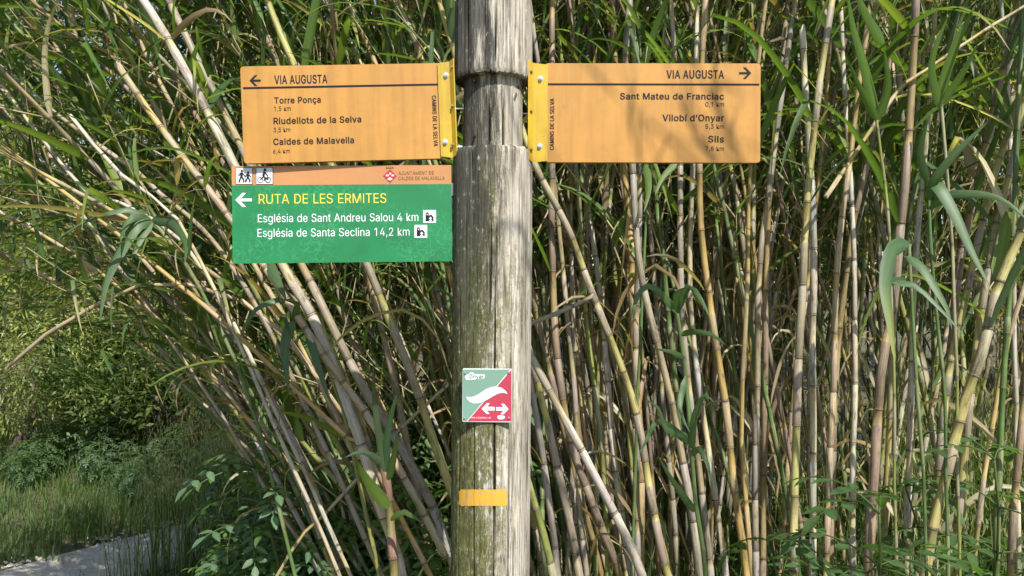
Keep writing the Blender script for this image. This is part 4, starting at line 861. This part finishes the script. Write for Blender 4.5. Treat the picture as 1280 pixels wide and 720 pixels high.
for pts, wd, c in (([(486, 635), (466, 610), (452, 590), (446, 575)], 15, (.10, .16, .03)), ([(482, 590), (484, 540), (499, 481)], 11, (.06, .12, .05)), ([(480, 582), (455, 565), (431, 572)], 10, (.10, .15, .09)), ([(484, 600), (492, 570), (496, 540)], 11, None),
                   ([(481, 590), (470, 520), (466, 455)], 9, None), ([(488, 650), (505, 640), (530, 655)], 9, None)): traced_leaf('shl', pts, wd, c)
T_('hang', [(440, 560), (400, 440), (352, 355), (335, 325)], 7, 1.8, 'olive', 'olive cane with broad hanging leaves just under the green sign', name='reed_shoot', top=.2, fol=0)
for pts, wd in (([(366, 401), (355, 431), (361, 490)], 14), ([(384, 415), (399, 464), (415, 508)], 11), ([(352, 373), (319, 387), (299, 425)], 8), ([(334, 326), (346, 350), (358, 376)], 13), ([(366, 402), (372, 380), (352, 374)], 9)): traced_leaf('hang', pts, wd, (.07, .125, .05))
# right of the post
T_('r1', [(840, 730), (831, 708), (815, 627), (796, 522), (774, 450), (737, 359), (712, 290), (669, 207), (640, 120)], 10.5, 2.0, 'yellow', 'brownish yellow cane leaning left from under the right orange board to the post')
T_('r2', [(801, 720), (801, 697), (800, 560), (793, 440), (788, 290), (779, 204), (768, 60), (765, -5)], 10.5, 2.15, 'orange', 'upright orange brown cane below the left half of the right orange board')
T_('r3', [(875, 720), (866, 646), (846, 537), (825, 440), (800, 337), (790, 204), (782, 80), (788, -5)], 10, 1.95, 'grey', 'rough grey cane bowing gently right under the right orange board')
T_('r4', [(934, 720), (920, 627), (908, 518), (897, 445), (886, 362), (877, 300), (874, 204), (878, 70), (882, -5)], 10, 1.95, 'orange', 'bright orange yellow cane standing under the right end of the right orange board')
T_('r5', [(940, 715), (926, 549), (930, 440), (934, 380), (937, 218), (950, 60), (958, -5)], 6.5, 1.98, 'orange', 'slim orange cane crossing the bright orange yellow one low down')
T_('r7', [(806, 728), (757, 623), (718, 545), (665, 448), (625, 370)], 13, 1.72, 'pale', 'thick pale cane slanting from the post down to the right', top=.6)
T_('r8', [(698, 725), (683, 603), (665, 490), (650, 400), (630, 250)], 9, 1.85, 'grey', 'grey cane rising just right of the post foot')
T_('r9', [(726, 725), (694, 572), (671, 475), (645, 370), (610, 230)], 10.5, 1.95, 'yellow', 'yellow olive cane behind the thick pale slanting one')
T_('r10', [(692, 725), (663, 615), (640, 530)], 11.5, 1.7, 'olive', 'short visible yellow grey cane touching the right edge of the post foot', top=.8)
T_('r11', [(778, 730), (745, 642), (710, 541), (695, 420), (690, 300), (690, 210)], 10.5, 2.05, 'brown', 'dark brown cane below the thick pale slanting one')
T_('r12', [(734, 725), (724, 635), (718, 494), (705, 350), (690, 205), (670, 60)], 7, 2.1, 'grey', 'grey cane upright between the post and the brown yellow cane')
T_('r13', [(889, 720), (869, 549), (856, 440), (850, 300), (850, 204), (842, 60)], 8.5, 2.1, 'grey', 'second rough grey cane, upright right of the bowing one')
T_('r14', [(908, 722), (885, 560), (868, 440), (862, 330), (866, 204), (870, 60)], 8, 2.15, 'pale', 'speckled whitish cane between the grey canes under the right orange board')
T_('r15', [(945, 720), (944, 600), (947, 440), (950, 326), (962, 229), (985, 60), (995, -5)], 8.5, 2.1, 'grey', 'grey cane rising past the right end of the right orange board')
T_('r16', [(760, 715), (752, 560), (735, 420), (720, 205), (700, 60)], 7, 2.2, 'olive', 'olive cane in the shade right of the post')
T_('r17', [(742, 372), (715, 383), (690, 394), (655, 408)], 5.5, 1.75, 'grey', 'grey dead stalk lying crosswise to the right of the post', top=0, bottom=False, fol=0, broken=True)
T_('r18', [(1010, 720), (985, 560), (960, 430), (940, 300)], 6, 2.2, 'brown', 'brown cane leaning left beyond the right orange board, lower down')
T_('shc', [(882, 722), (866, 600), (857, 460), (846, 391)], 6, 1.75, 'green', 'leafy green shoot under the right orange board', name='reed_shoot', top=0, fol=0)
for pts, wd in (([(846, 391), (831, 371), (811, 357), (796, 372), (789, 402)], 9), ([(848, 391), (845, 370), (857, 359)], 10), ([(847, 391), (860, 359), (876, 374), (887, 397)], 10), ([(852, 420), (864, 415), (889, 418), (908, 432)], 8), ([(856, 448), (840, 440), (818, 436)], 7),
                ([(862, 545), (834, 537), (823, 510), (807, 500)], 8), ([(862, 555), (825, 527), (807, 553), (799, 568)], 9), ([(864, 570), (873, 561), (885, 580), (888, 610)], 9), ([(864, 560), (868, 520), (881, 494), (896, 508)], 9), ([(868, 640), (840, 600), (822, 570)], 9), ([(858, 470), (850, 510), (862, 540)], 8)): traced_leaf('shc', pts, wd, (.075, .135, .05))
T_('shc2', [(800, 420), (805, 330), (808, 262), (806, 205)], 5, 2.0, 'green', 'small leaf shoot hanging right under the right orange board', name='reed_shoot', top=.4, fol=.8, bottom=True)
for pts, wd in (([(806, 206), (811, 234), (805, 265)], 9), ([(846, 203), (828, 222), (819, 244)], 8)): traced_leaf('shc2', pts, wd)
# far right
T_('s1', [(992, 725), (994, 557), (999, 440), (1003, 360), (1007, 272), (1013, 200), (1019, 150), (1030, 67), (1041, -5)], 11, 1.85, 'yellow', 'tall yellow banded cane running full height right of the right orange board')
T_('s2', [(1016, 722), (1016, 440), (1017, 308), (1011, 180), (1007, 113), (1003, 38)], 8.5, 1.95, 'pale', 'whitish snapped cane with a broken top beside the tall yellow banded one', broken=True, top=0, fol=0)
T_('s3', [(1085, 725), (1096, 533), (1105, 440), (1117, 380), (1124, 297), (1133, 205), (1140, 110), (1145, -6)], 12.5, 1.8, 'brown', 'thick pinkish brown cane running full height in the right third')
T_('s4', [(1155, 728), (1177, 615), (1208, 498), (1228, 440), (1247, 359), (1279, 283), (1310, 190)], 14.5, 1.72, 'yellow', 'thickest cane at lower right, grey sheaths and yellow joints, leaning right')
T_('s5', [(1196, 728), (1197, 662), (1208, 537), (1219, 453), (1228, 380), (1247, 272), (1264, 210), (1285, 100)], 10.5, 1.85, 'yellow', 'yellow cane crossing behind the thickest one at lower right')
T_('s6', [(1165, 720), (1175, 560), (1189, 453), (1203, 390), (1225, 290), (1245, 211), (1275, 120), (1295, 20)], 10, 1.9, 'yellow', 'yellow cane leaning right, outermost left of the right edge bunch')
T_('s7', [(1245, 725), (1249, 572), (1257, 440), (1264, 330), (1270, 200)], 8.5, 1.8, 'green', 'smooth dark green cane upright near the right edge', fol=.9)
T_('s8', [(1033, 722), (1037, 576), (1043, 440), (1047, 320), (1062, 200), (1080, 60), (1090, -5)], 8.5, 2.0, 'tan', 'tan cane right of the whitish snapped one')
T_('s9', [(1066, 725), (1066, 576), (1069, 440), (1066, 283), (1058, 150), (1050, -5)], 7, 2.05, 'pale', 'thin whitish cane midway to the thick pinkish brown one')
T_('s10', [(1133, 700), (1136, 596), (1140, 440), (1146, 300), (1160, 150), (1170, -5)], 8, 2.05, 'pale', 'whitish cane right of the thick pinkish brown one')
T_('s11', [(1104, 700), (1107, 642), (1115, 440), (1122, 330), (1130, 200), (1118, 40)], 8, 2.15, 'yellow', 'yellow cane half hidden behind the thick pinkish brown one')
T_('s12', [(1160, 715), (1169, 634), (1179, 520), (1190, 440), (1200, 330), (1230, 190), (1260, 60)], 10.5, 2.0, 'brown', 'pinkish brown cane left of the right edge bunch')
T_('s13', [(1030, 250), (1120, 117), (1150, 93), (1220, 45), (1290, 2)], 5, 1.78, 'tan', 'thin bare tan stalk slanting across the top right corner', top=.4, bottom=False, fol=0)
T_('s14', [(1266, 300), (1262, 160), (1260, 117), (1253, 20), (1250, -6)], 6.5, 2.0, 'pale', 'thin whitish cane in the top right corner')
T_('s16', [(1040, 600), (1045, 460), (1055, 370), (1066, 283), (1095, 160), (1120, 40)], 8, 2.15, 'brown', 'brown cane leaning slightly right between the whitish canes')
T_('s18', [(955, 560), (958, 340), (962, 240), (975, 100), (985, -5)], 8, 2.2, 'brown', 'dull brown cane just off the right end of the right orange board')
T_('s19', [(1262, 725), (1270, 600), (1285, 450)], 10, 1.8, 'brown', 'brown cane cut by the right edge low down')
T_('s20', [(1215, 725), (1235, 560), (1262, 420), (1290, 330)], 7, 1.95, 'tan', 'tan cane between the dark green cane and the thickest one')
T_('shr', [(1158, 725), (1152, 560), (1142, 420), (1136, 304)], 4.5, 1.66, 'green', 'green shoot with large drooping blades in the right third', name='reed_shoot', top=0, fol=0)
for pts, wd, tip in (([(1137, 306), (1118, 311), (1108, 355), (1113, 402), (1119, 452)], 19, (.22, .25, .03)), ([(1134, 320), (1153, 334), (1171, 362), (1185, 388), (1190, 412)], 12, None), ([(1138, 352), (1110, 352), (1142, 356), (1171, 381), (1206, 420)], 10, None)): traced_leaf('shr', pts, wd, (.075, .135, .055), tip=tip)
T_('shr2', [(1185, 725), (1180, 500), (1165, 330), (1160, 228)], 4.5, 1.7, 'green', 'tall green shoot with arching blades near the right edge', name='reed_shoot', top=0, fol=0)
for pts, wd in (([(1160, 228), (1173, 232), (1193, 265), (1214, 312), (1236, 356)], 15), ([(1162, 262), (1190, 244), (1247, 247), (1285, 276)], 11), ([(1163, 250), (1167, 228), (1193, 193), (1235, 152)], 11), ([(1160, 229), (1150, 190), (1160, 150)], 10)): traced_leaf('shr2', pts, wd, (.085, .15, .06))
T_('shr3', [(1118, 560), (1112, 300), (1102, 200), (1094, 140)], 4, 1.7, 'olive', 'bright upright blades of a green shoot beside the thick pinkish brown cane', name='reed_shoot', top=0, fol=0)
for pts, wd in (([(1095, 142), (1082, 87), (1066, 30), (1058, -20)], 13), ([(1105, 55), (1084, 20), (1066, -20)], 14), ([(1096, 150), (1075, 110), (1060, 75)], 9), ([(1097, 150), (1110, 110), (1105, 60)], 10)): traced_leaf('shr3', pts, wd, (.10, .18, .03))
T_('shr4', [(1196, 520), (1190, 300), (1182, 200), (1176, 122)], 4, 1.72, 'olive', 'upright broad bright blade right of the thick pinkish brown cane', name='reed_shoot', top=0, fol=0)
for pts, wd in (([(1176, 124), (1192, 67), (1220, 5)], 16), ([(1178, 130), (1205, 90), (1222, 55)], 11), ([(1176, 135), (1165, 80), (1185, 20)], 10)): traced_leaf('shr4', pts, wd, (.10, .175, .03))

# ---- random canes: shared variants, each placed as a thing of its own
def variant(seed, tint, leafy, length=3.4):
    r = random.Random(seed); path = []; p = Vector((0, 0, 0)); d = Vector((r.uniform(-.02, .02), r.uniform(-.02, .02), 1)); b = Vector((r.uniform(-.03, .03), r.uniform(-.03, .03), 0))
    for k in range(int(length / .1)):
        path.append(p.copy()); p = p + d * .1; d = (d + b * (.35 if k < 14 else 1.2) + Vector((r.gauss(0, .022), r.gauss(0, .022), 0))).normalized()
    mb = MB(); nodes = culm(mb, path, .0105, .005, tint, r, 6, gap=(.09, .19)); fb = MB()
    branches(mb, fb, nodes, r, .9 if leafy else 1.1, 3.2, .5)
    cm = mb.mesh('culm', M['cane'])
    if leafy: foliage(fb, nodes, 1.25, r, .95, 1.0, .06)
    else: foliage(fb, nodes, 1.6, r, .9, .9, .2)
    deadstrips(fb, nodes, r, 8 if not leafy else 3, 2.6)
    return cm, fb.mesh('foliage', M['leaf'])
DRY = [variant(100 + i, t, False) for i, t in enumerate(('grey', 'tan', 'brown', 'pale', 'grey', 'grey', 'olive', 'brown', 'yellow', 'brown'))]
LEAFY = [variant(200 + i, t, True) for i, t in enumerate(('green', 'green', 'olive', 'olive', 'green', 'tan'))]
PTS = {}
def place(px, Y, k, ky, kind, size, r, zone, zs=1.0):
    cm, fm = r.choice(DRY if kind == 'dry' else LEAFY)
    q = P(px, 720, Y); d = Vector((k, ky, 1)); base = q - d * ((q.z - gz(q.x, q.y)) / 1.0)
    if zone == 'left': lab, grp = ('thin dry cane leaning left, deep in the stand left of the post', 'dry canes leaning left') if kind == 'dry' else ('leafy green reed leaning left, deep in the stand left of the post', 'leafy reeds leaning left')
    else: lab, grp = ('thin dry cane deep in the upright stand right of the post', 'dry canes right of the post') if kind == 'dry' else ('leafy green reed deep in the upright stand right of the post', 'leafy reeds right of the post')
    root = empty('reed_cane' if kind == 'dry' else 'leafy_reed', base, lab, 'reed', grp)
    root.scale = (size, size, r.uniform(.92, 1.12) * zs)
    for _ in range(14):
        qr = d.normalized().to_track_quat('Z', 'Y') @ Quaternion((0, 0, 1), r.uniform(0, 6.28))
        if fm.name not in PTS: PTS[fm.name] = [v.co.copy() for v in list(fm.vertices)[::4]]
        if not blocked(PTS[fm.name], Matrix.LocRotScale(base, qr, root.scale)): break
    root.rotation_euler = qr.to_euler()
    link('culm', cm, root); link('foliage', fm, root)
rr = random.Random(77)
for i in range(74):
    px = rr.uniform(410, 640); Y = rr.uniform(2.1, 2.65)
    k = -.28 - .42 * max(0, (600 - px) / 240) * rr.uniform(.5, 1.1) + rr.gauss(0, .09)
    place(px, Y, k, rr.uniform(-.05, .10), 'dry' if rr.random() < .4 else 'leafy', rr.uniform(.6, 1.0), rr, 'left', .78)
for i in range(140):
    px = rr.uniform(610, 1380) if i % 5 < 3 else rr.uniform(610, 980); Y = rr.uniform(2.1, 3.2)
    k = -.13 + (px - 640) / 640 * .24 + rr.gauss(0, .10)
    place(px, Y, k, rr.uniform(-.09, .09), 'dry' if rr.random() < (.78 if px < 980 else .42) else 'leafy', rr.uniform(.6, 1.1), rr, 'right')

# ---- the rest of the stand behind, which reads as one mass
tb = MB(); tl = MB(); rs = random.Random(31)
for i in range(430):
    left = rs.random() < .28
    if left: px = rs.uniform(440, 640); k = -.14 - .16 * max(0, (600 - px) / 200) * rs.uniform(.5, 1.1) + rs.gauss(0, .08)
    else: px = rs.uniform(610, 1420); k = -.12 + (px - 640) / 640 * .22 + rs.gauss(0, .10)
    Y = rs.uniform(3.0, 4.8); q = P(px, 720, Y); d = Vector((k, rs.uniform(-.05, .1), 1)); b = q - d * (q.z - gz(q.x, q.y)); n = 12; L = rs.uniform(2.3, 2.9) if left else rs.uniform(3.0, 4.4)
    bend = Vector((rs.uniform(-.03, .03), rs.uniform(-.03, .03), 0)); path = []; p = b.copy(); dd = d.normalized()
    for j in range(n): path.append(p.copy()); p = p + dd * L / n; dd = (dd + bend).normalized()
    nodes = culm(tb, path, rs.uniform(.004, .011), .003, rs.choice(('grey', 'tan', 'brown', 'brown', 'grey', 'green', 'olive')), rs, 5, knobs=False, gap=(.18, .3))
    foliage(tl, nodes, rs.uniform(1.2, 1.7) if left else rs.uniform(.5, 1.6), rs, 1, 1.15, .10); foliage(tl, nodes, 1.5 if left else 1.3, rs, .8, .9, .1); deadstrips(tl, nodes, rs, 3, 2.6)
thk = tag(bpy.data.objects.new('reed_thicket', tb.mesh('reed_thicket', M['cane'])), 'dense mass of canes at the back of the reed stand', 'reeds', kind='stuff'); col.objects.link(thk)
lo = tl.build('reed_foliage', M['leaf'], thk, smooth=True); lo['kind'] = 'stuff'

# ---- tops overhanging from the right, out of the picture, that dapple the signs
for i, (bx, by, k, ky) in enumerate(((2.0, .95, -.40, -.20), (2.2, .6, -.44, -.14), (1.8, 1.1, -.42, -.27), (2.35, .9, -.42, -.24))):
    cm, fm = LEAFY[i % len(LEAFY)]; d = Vector((k, ky, 1))
    root = empty('leafy_reed', (bx, by, gz(bx, by)), 'leafy reed at the near right end of the stand, leaning over towards the signs', 'reed', 'leafy reeds at the near right')
    root.rotation_euler = (d.normalized().to_track_quat('Z', 'Y') @ Quaternion((0, 0, 1), i * 1.7)).to_euler(); root.scale = (.5, .5, 1.08); link('culm', cm, root); link('foliage', fm, root)

# ------------------------------------------------------------------ shrubs and trees behind
def shrub(name, loc, rx, ry, rz, n, colours, r, label, cat, group=None, spray=(.05, .11), wdt=.010, mat='soft', clump=2.6, lean=.5, gapv=-.05):
    root = empty(name, loc, label, cat, group); tb_ = MB(); cb = MB()
    for j in range(7):
        a = r.uniform(0, 6.28); q = [Vector((0, 0, -.1))]; d = Vector((math.cos(a) * .5, math.sin(a) * .5, 1)).normalized()
        for k in range(6): q.append(q[-1] + d * rz * .28); d = (d + Vector((r.uniform(-.3, .3), r.uniform(-.3, .3), .05))).normalized()
        tb_.tube(q, [.06 * (1 - i / 8) for i in range(7)], 6)
    tb_.build('trunk', M['bark'], root, smooth=True)
    made = 0; off = Vector((r.uniform(0, 50), 0, 0)); centres = []
    while len(centres) < n // 14:
        u = Vector((r.gauss(0, 1), r.gauss(0, 1), r.gauss(0, 1))).normalized() * (r.random() ** .33)
        if u.z < -.75: continue
        p = Vector((u.x * rx, u.y * ry, rz + u.z * rz)); q = noise.noise(p * clump + off)
        edge = 1 + .25 * noise.noise(p * 1.1 + off)
        if u.length > edge or q < gapv: continue
        centres.append((p, q))
    for p, q in centres:
        base = jit(r.choice(colours), r, .25); ax = Vector((p.x / rx, p.y / ry, (p.z - rz) / rz + .25)).normalized()
        for _ in range(14):
            d = (ax + Vector((r.gauss(0, .6), r.gauss(0, .6), r.gauss(0, .5)))).normalized(); s0 = p + Vector((r.gauss(0, .05), r.gauss(0, .05), r.gauss(0, .05)))
            L = r.uniform(*spray); wv = d.cross(Vector((r.uniform(-1, 1), r.uniform(-1, 1), r.uniform(-1, 1)))).normalized() * wdt * r.uniform(.7, 1.4)
            c = jit(base, r, .18); h = r.uniform(0, 9)
            a = cb.vert(s0, c, (h, 0, h)); b_ = cb.vert(s0 + d * L * .45 + wv, c, (h, .5, h)); e = cb.vert(s0 + d * L, c, (h, 1, h)); f = cb.vert(s0 + d * L * .45 - wv, c, (h, .5, h)); cb.face(a, b_, e, f)
    cb.build('crown', M[mat], root, smooth=False); return root
YG = [(.25, .30, .075), (.33, .37, .11), (.19, .24, .06), (.36, .37, .16), (.11, .15, .04)]
DG = [(.05, .085, .025), (.07, .11, .03), (.04, .07, .022), (.09, .13, .035)]
rt = random.Random(9)
shrub('feathery_shrub', (-4.1, 5.95, gz(-4.1, 5.95) - .05), 1.95, 1.25, 1.5, 70000, YG, rt, 'big yellowish green feathery shrub beyond the path at the far left', 'shrub', wdt=.006, spray=(.03, .085), clump=2.8, gapv=.02)
shrub('feathery_shrub', (-2.2, 6.7, gz(-2.2, 6.7) - .05), 1.5, 1.1, 1.35, 34000, YG, rt, 'yellowish green feathery shrub seen through the leaning canes', 'shrub', wdt=.007, spray=(.035, .09), clump=2.8, gapv=.02)
shrub('leafy_shrub', (-2.75, 5.95, gz(-2.75, 5.95) - .1), 1.0, .7, .62, 22000, [(.09, .14, .035), (.12, .17, .05), (.06, .10, .03)], rt, 'low dark green shrub between the feathery shrubs and the path', 'shrub', wdt=.010, spray=(.04, .09), clump=3)
for x, y, rx, rz, lab in ((-6.8, 9.5, 2.6, 2.6, 'dark green tree behind the feathery shrub at the far left'), (-2.2, 10.5, 2.4, 2.9, 'dark green tree behind the leaning canes'), (1.6, 8.8, 2.6, 3.2, 'dark green tree hidden behind the signpost and the reeds'), (5.6, 8.6, 2.8, 3.2, 'dark green tree behind the upright reeds at the right')):
    shrub('broadleaf_tree', (x, y, gz(x, y) - .1), rx, 1.8, rz, 22000, DG, rt, lab, 'tree', spray=(.10, .2), wdt=.03, clump=1.5)

# ------------------------------------------------------------------ grass, weeds and leafy plants
def blade(mb, p, h, lean, wd, c, r):
    a = r.uniform(0, 6.28); side = Vector((math.cos(a), math.sin(a), 0)) * wd; fw = Vector((-math.sin(a), math.cos(a), 0)); hh = r.uniform(0, 9); prev = None
    for t in (0, .4, .75, 1):
        q = p + Vector((0, 0, h * t * (1 - .25 * lean * t))) + fw * lean * h * t * t; k = (1 - t) ** .7
        if t < 1: row = (mb.vert(q - side * k, c, (hh, t, hh)), mb.vert(q + side * k, c, (hh + 1, t, hh)))
        else: row = (mb.vert(q, c, (hh, 1, hh)),)
        if prev: mb.face(prev[0], prev[1], row[1], row[0]) if len(row) == 2 else mb.face(prev[0], prev[1], row[0])
        prev = row
def inpath(x, y):
    best = min(range(0, len(Lp), 2), key=lambda k: (Lp[k].x - x) ** 2 + (Lp[k].y - y) ** 2); L = Lp[best]
    bR = min(range(0, len(Rp), 2), key=lambda k: (Rp[k].x - x) ** 2 + (Rp[k].y - y) ** 2); Q = Rp[bR]
    w2 = (L - Q).length
    return (Vector((x, y, 0)) - L).length + (Vector((x, y, 0)) - Q).length < w2 * 1.08
gr = MB(); rg = random.Random(4)
GC = [(.075, .14, .028), (.095, .17, .034), (.06, .115, .025), (.12, .18, .045)]
cnt = 0
while cnt < 15000:
    x = rg.uniform(-4.6, .2); y = rg.uniform(2.6, 6.6)
    if abs(x) / y > .78: continue
    if x > -1.2 and y < 3.2 and rg.random() < .5: continue
    if inpath(x, y): continue
    near = (y - 2.6) / 4
    blade(gr, Vector((x, y, gz(x, y) - .01)), rg.uniform(.07, .22) * (1 + .6 * (noise.noise(Vector((x * 1.5, y * 1.5, 0))))), rg.uniform(.1, .7), rg.uniform(.0022, .005), jit(rg.choice(GC), rg, .25), rg); cnt += 1
for _ in range(5200):                                    # under the upright reeds
    x = rg.uniform(-.6, 2.8); y = rg.uniform(2.0, 4.2)
    blade(gr, Vector((x, y, gz(x, y) - .01)), rg.uniform(.2, .6) * (1.5 if x > 1.6 else 1), rg.uniform(.1, .7), rg.uniform(.002, .0045), jit(rg.choice(GC), rg, .25), rg)
tag(gr.build('grass', M['soft'], smooth=True), 'green grass beside the path and under the reeds', 'grass', kind='stuff')
# wild oats: tall pale grass right of the path
oat = MB()
for _ in range(1500):
    x = rg.uniform(-2.0, -.75); y = rg.uniform(3.5, 4.9)
    if inpath(x, y) and rg.random() < .93: continue
    h = rg.uniform(.45, .95); a = rg.uniform(0, 6.28); c = jit(rg.choice(((.20, .24, .10), (.28, .28, .14), (.14, .19, .07))), rg, .2); p = Vector((x, y, gz(x, y)))
    blade(oat, p, h, rg.uniform(.05, .35), .0022, c, rg); blade(oat, p, h * .6, rg.uniform(.2, .6), .004, jit(rg.choice(GC), rg), rg)
    for k in range(7):
        q = p + Vector((rg.gauss(0, .025), rg.gauss(0, .025), h * (.72 + .04 * k))); blade(oat, q, -.03, .6, .0035, jit((.32, .32, .18), rg), rg)
for _ in range(420):
    x = rg.uniform(1.0, 2.6); y = rg.uniform(2.0, 3.0); h = rg.uniform(.6, 1.15); c = jit(rg.choice(((.16, .21, .06), (.24, .26, .10))), rg, .2); p = Vector((x, y, gz(x, y)))
    blade(oat, p, h, rg.uniform(.05, .35), .0025, c, rg)
    for k in range(6): blade(oat, p + Vector((rg.gauss(0, .03), rg.gauss(0, .03), h * (.7 + .05 * k))), -.035, .6, .004, jit((.28, .30, .12), rg), rg)
tag(oat.build('wild_oat_grass', M['soft'], smooth=True), 'tall pale wild oat grass with drooping seed heads', 'grass', kind='stuff')

def leaflet(mb, p, d, n, L, wd, c, r):
    s = d.cross(n).normalized(); h = r.uniform(0, 9)
    pts = [(0, 0), (.18, .62), (.45, 1), (.75, .62), (1, 0)]
    m = [mb.vert(p + d * L * t - n * L * .12 * t * t, tuple(x * 1.2 for x in c), (h + .5, t, h)) for t, _ in pts]
    for sg in (-1, 1):
        e = [mb.vert(p + d * L * t + s * sg * wd * k + n * wd * .25 * k - n * L * .12 * t * t, c, (h + .5 + sg * k * .5, t, h)) for t, k in pts[1:4]]
        q = [m[0]] + e + [m[4]]
        for a in range(3):
            if a == 0: mb.face(m[0], e[0], m[1]) if sg > 0 else mb.face(m[0], m[1], e[0])
            if a < 2: mb.face(m[a+1], e[a], e[a+1], m[a+2]) if sg > 0 else mb.face(m[a+1], m[a+2], e[a+1], e[a])
        mb.face(m[3], e[2], m[4]) if sg > 0 else mb.face(m[3], m[4], e[2])
def pinnate(mb, sb, p, az, el, L, pairs, lw, c, r, droop=1.2):
    d = Vector((math.cos(az) * math.cos(el), math.sin(az) * math.cos(el), math.sin(el))); pts = [p.copy()]; n = pairs * 2 + 2
    for k in range(n):
        p = p + d * L / n; d = (d + Vector((0, 0, -droop / n))).normalized(); pts.append(p.copy())
        s = d.cross(Vector((0, 0, 1))); s = s.normalized() if s.length > .05 else Vector((1, 0, 0)); up = s.cross(d)
        if k >= 2 and k % 2 == 0:
            for sg in (-1, 1): leaflet(mb, p, (s * sg + d * .45 + Vector((r.uniform(-.15, .15), r.uniform(-.15, .15), r.uniform(-.25, .1)))).normalized(), up, lw * r.uniform(.8, 1.15), lw * .24, jit(c, r, .18), r)
    leaflet(mb, p, d, up, lw * 1.15, lw * .26, jit(c, r, .18), r)
    sb.tube(pts, [.0022 * (1 - .6 * i / len(pts)) for i in range(len(pts))], 5, [(.10, .16, .04)] * len(pts))
def bushplant(seed, nst, h, npl, Lr, pairs, lw, c, k0=2):
    r = random.Random(seed); lb = MB(); sb = MB()
    for i in range(nst):
        a = r.uniform(0, 6.28); p = Vector((r.uniform(-.06, .06), r.uniform(-.06, .06), -.02)); d = Vector((math.cos(a) * .25, math.sin(a) * .25, 1)).normalized(); pts = [p.copy()]; hh = h * r.uniform(.6, 1.1)
        for k in range(8):
            p = p + d * hh / 8; pts.append(p.copy()); d = (d + Vector((r.uniform(-.08, .08), r.uniform(-.08, .08), 0))).normalized()
            if k >= k0:
                for _ in range(npl): pinnate(lb, sb, p, r.uniform(0, 6.28), r.uniform(-.1, .9), r.uniform(*Lr), pairs, lw, c, r)
        sb.tube(pts, [.005 * (1 - .6 * j / 9) for j in range(9)], 6, [(.11, .16, .05)] * 9)
    return lb.mesh('foliage', M['soft']), sb.mesh('stem', M['soft'])
ELD = [bushplant(50 + i, 4, .95, 3, (.12, .20), 3, .048, (.075, .14, .045), 4) for i in range(3)]
WEED = [bushplant(60 + i, 5, .50, 3, (.08, .15), 4, .025, c) for i, c in enumerate(((.09, .17, .04), (.11, .20, .045), (.075, .14, .05), (.11, .19, .10)))]
def plant(var, x, y, s, name, label, cat, group=None, r=rt):
    o_ = empty(name, (x, y, gz(x, y) - .01), label, cat, group); o_.rotation_euler = (0, 0, r.uniform(0, 6.28)); o_.scale = (s, s, s)
    link('foliage', var[0], o_); link('stem', var[1], o_)
for i, (px, Y, s, lab) in enumerate(((1055, 1.72, 1.02, 'leafy elder seedling at the foot of the whitish canes, lower right'), (1120, 1.66, .95, 'broad leafed elder plant in front of the thick pinkish brown cane foot'), (1178, 1.68, .96, 'elder plant with drooping leaves at the foot of the thickest cane'), (1225, 1.95, 1.0, 'shaded elder plant behind the right edge bunch'))):
    q = P(px, 720, Y); plant(ELD[i % 3], q.x, Y, s, 'elder_plant', lab, 'plant')
rw = random.Random(21)
for i in range(46):
    Y = rw.uniform(2.1, 3.6); px = rw.uniform(300, 590); q = P(px, 720, Y)
    if inpath(q.x, Y): continue
    plant(WEED[i % 4], q.x, Y, rw.uniform(.95, 1.6) * (.7 if px < 390 else 1), 'leafy_weed', 'green leafy weed among many at the foot of the leaning canes', 'plant', 'weeds under the leaning canes', rw)
for i in range(14):
    x, y = rw.uniform(-3.6, -1.9), rw.uniform(4.9, 5.7)
    if inpath(x, y): continue
    plant(WEED[2 + i % 2], x, y, rw.uniform(.5, 1.0), 'leafy_weed', 'bluish green weed on the far side of the path, below the feathery shrub', 'plant', 'weeds beyond the path', rw)
for i in range(16):
    Y = rw.uniform(2.0, 3.4); px = rw.uniform(900, 1290); q = P(px, 720, Y)
    plant(WEED[i % 4], q.x, Y, rw.uniform(.6, 1.0), 'leafy_weed', 'small green weed between the feet of the upright canes', 'plant', 'weeds under the upright canes', rw)
